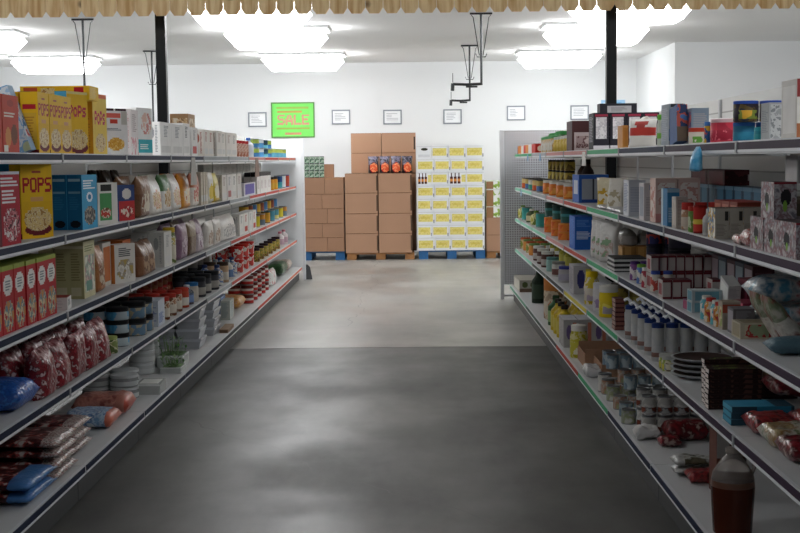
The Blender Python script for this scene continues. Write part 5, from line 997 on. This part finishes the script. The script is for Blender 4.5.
row(R, 4, 547.5, 1, .15, .13, 30, BT('2f5a34', '1f3a22', '8fae7a'), 'green bottle', 'bottle', 'bottle', d=.05)
row(R, 4, 543.5, 1, .24, .22, 42, J(P('b5a08a', 'd8c8b0', '8a6a4a', scale=14), 'c97f42', P('c9bfae', 'b06a3a', scale=14), lidh=.3, neck=.98), 'big jar with orange lid', 'jar', 'jar', d=.06)
row(R, 4, 531.5, 1, .14, .13, 38, BT('1f2e22', '6a6a66', '3a4a3c', sh=.55), 'dark green glass bottle', 'bottle', 'bottle', d=.07)
row(R, 4, 516, 1, .6, .34, 12, lambda W, D, H: carton(W, D, H, 'a8a59a', [('s', 0, 0, 1, .3, '6a5648'), ('s', .08, .38, .24, .85, '4f5a34', 'e'), ('s', .32, .38, .5, .85, '5a5f3a', 'e'), ('s', .56, .38, .74, .85, '4f5a34', 'e'), ('s', .8, .38, .95, .85, '5a5f3a', 'e'), ('f', .1, .1, .9, .9, 'c9c6ba')]), 'carton tray with green pictures at far end', 'carton', 'box', d=.03)
row(R, 4, 514, 1, .14, .12, 18, J('5a6a58', '2f3a30', '8a9a8a'), 'dark can standing on far end carton', 'jar', 'jar', d=.28, z0=row.H+.001) if 0 else None
# ------------------------------------------------------------------ tags hanging off the shelf edges
def hang(side, lvl, p, w, drop, m, name, label, cat, group=None):
    y = y_at(side, lvl, p, 0); sg = -1 if side == 'L' else 1; x = face_x(side, lvl, y, 0)-sg*.0065; H = (HL if side == 'L' else HR)[lvl]
    o = obj(name, MB().poly([(-w*.3, -.012), (w*.3, -.012), (w*.5, -drop), (-w*.5, -drop)], m, 'x', 0, -sg*.003).mesh(name), None, (x, y, H)); tag(o, label, cat, group)
for p, lb in ((528.5, 'first'), (541, 'second')): hang(R, 0, p, .12, .07, '86b8e0', 'shelf_tag', f'pale blue shelf tag, {lb} from far end, below right top shelf', 'tag', 'pale blue tags under the right top shelf')
hang(R, 1, 522, .12, .07, '9ec4e2', 'shelf_tag', 'pale blue shelf tag below right second shelf', 'tag')
hang(R, 0, 585, .2, .1, 'e6e2dc', 'shelf_tag', 'white paper tag below right top shelf', 'tag')
hang(L, 0, 256, .35, .19, '8f7468', 'shelf_tag', 'long brown paper tag hanging from the left top shelf', 'tag')
hang(L, 0, 192, .25, .2, 'b5b2ac', 'shelf_tag', 'long gray paper tag hanging from the left top shelf', 'tag')
y = y_at(R, 0, 706, 0); o = obj('hanging_bag', pouch(.07, .04, .09, [(0, pc('3f9ac9', '7fc0e0', scale=20))], seed=9), None, (XR(0, y)-.036, y, HR[0]-.105)); tag(o, 'small blue plastic bag hanging from the right top shelf', 'bag')
# ------------------------------------------------------------------ leafy packs among the clear tubs
def sprigs(W, D, H):
    b = MB(); rd = random.Random(5); g = [M('4f7a3f', .5), M('7fa06a', .5), M('a8bf94', .5)]
    for k in range(46):
        x, y, z = rd.uniform(-D/2, D/2), rd.uniform(-W/2, W/2), H*rd.uniform(.35, 1); a = rd.uniform(0, 2*PI); l = rd.uniform(.02, .04); dx, dy = math.cos(a)*l, math.sin(a)*l; t = rd.uniform(-.3, .9)*l
        i = len(b.v); k2 = b.mi(rd.choice(g)); w = .3
        b.v += [(x, y, z), (x+dx*.5-dy*w, y+dy*.5+dx*w, z+t*.7), (x+dx, y+dy, z+t), (x+dx*.5+dy*w, y+dy*.5-dx*w, z+t*.6)]
        b.f += [(i, i+1, i+2, i+3)]; b.m += [k2]
        b.tube([(x*.6, y*.6, 0.01), (x, y, z)], .0015, g[1], 4)
    leaf = b.mesh('leaves')
    t = carton(W, D, H*.42, M('c3c8c4', .25), [('s', 0, .85, 1, 1, 'e0e4e0'), ('f', 0, .85, 1, 1, 'e0e4e0'), ('t', .06, .06, .94, .94, '5a7a4a')])
    return t, [('leaves', leaf)]
row(L, 4, 176, 1, .22, .17, 30, sprigs, 'clear tray of green sprigs', 'herb_tray', 'herbs', d=.09)
row(L, 4, 183, 1, .18, .13, 14, sprigs, 'small tray of green sprigs near shelf edge', 'herb_tray', 'herbs', d=.03)
settle()
# ------------------------------------------------------------------ light from outside, view
w = bpy.data.worlds.new('daylight'); bpy.context.scene.world = w; w.use_nodes = True
bg = w.node_tree.nodes['Background']; bg.inputs[0].default_value = (.82, .9, 1, 1); bg.inputs[1].default_value = SKY
vs = bpy.context.scene.view_settings; vs.view_transform = 'Standard'; vs.look = 'None'; vs.gamma = 1; vs.exposure = EXPO; vs.use_curve_mapping = False
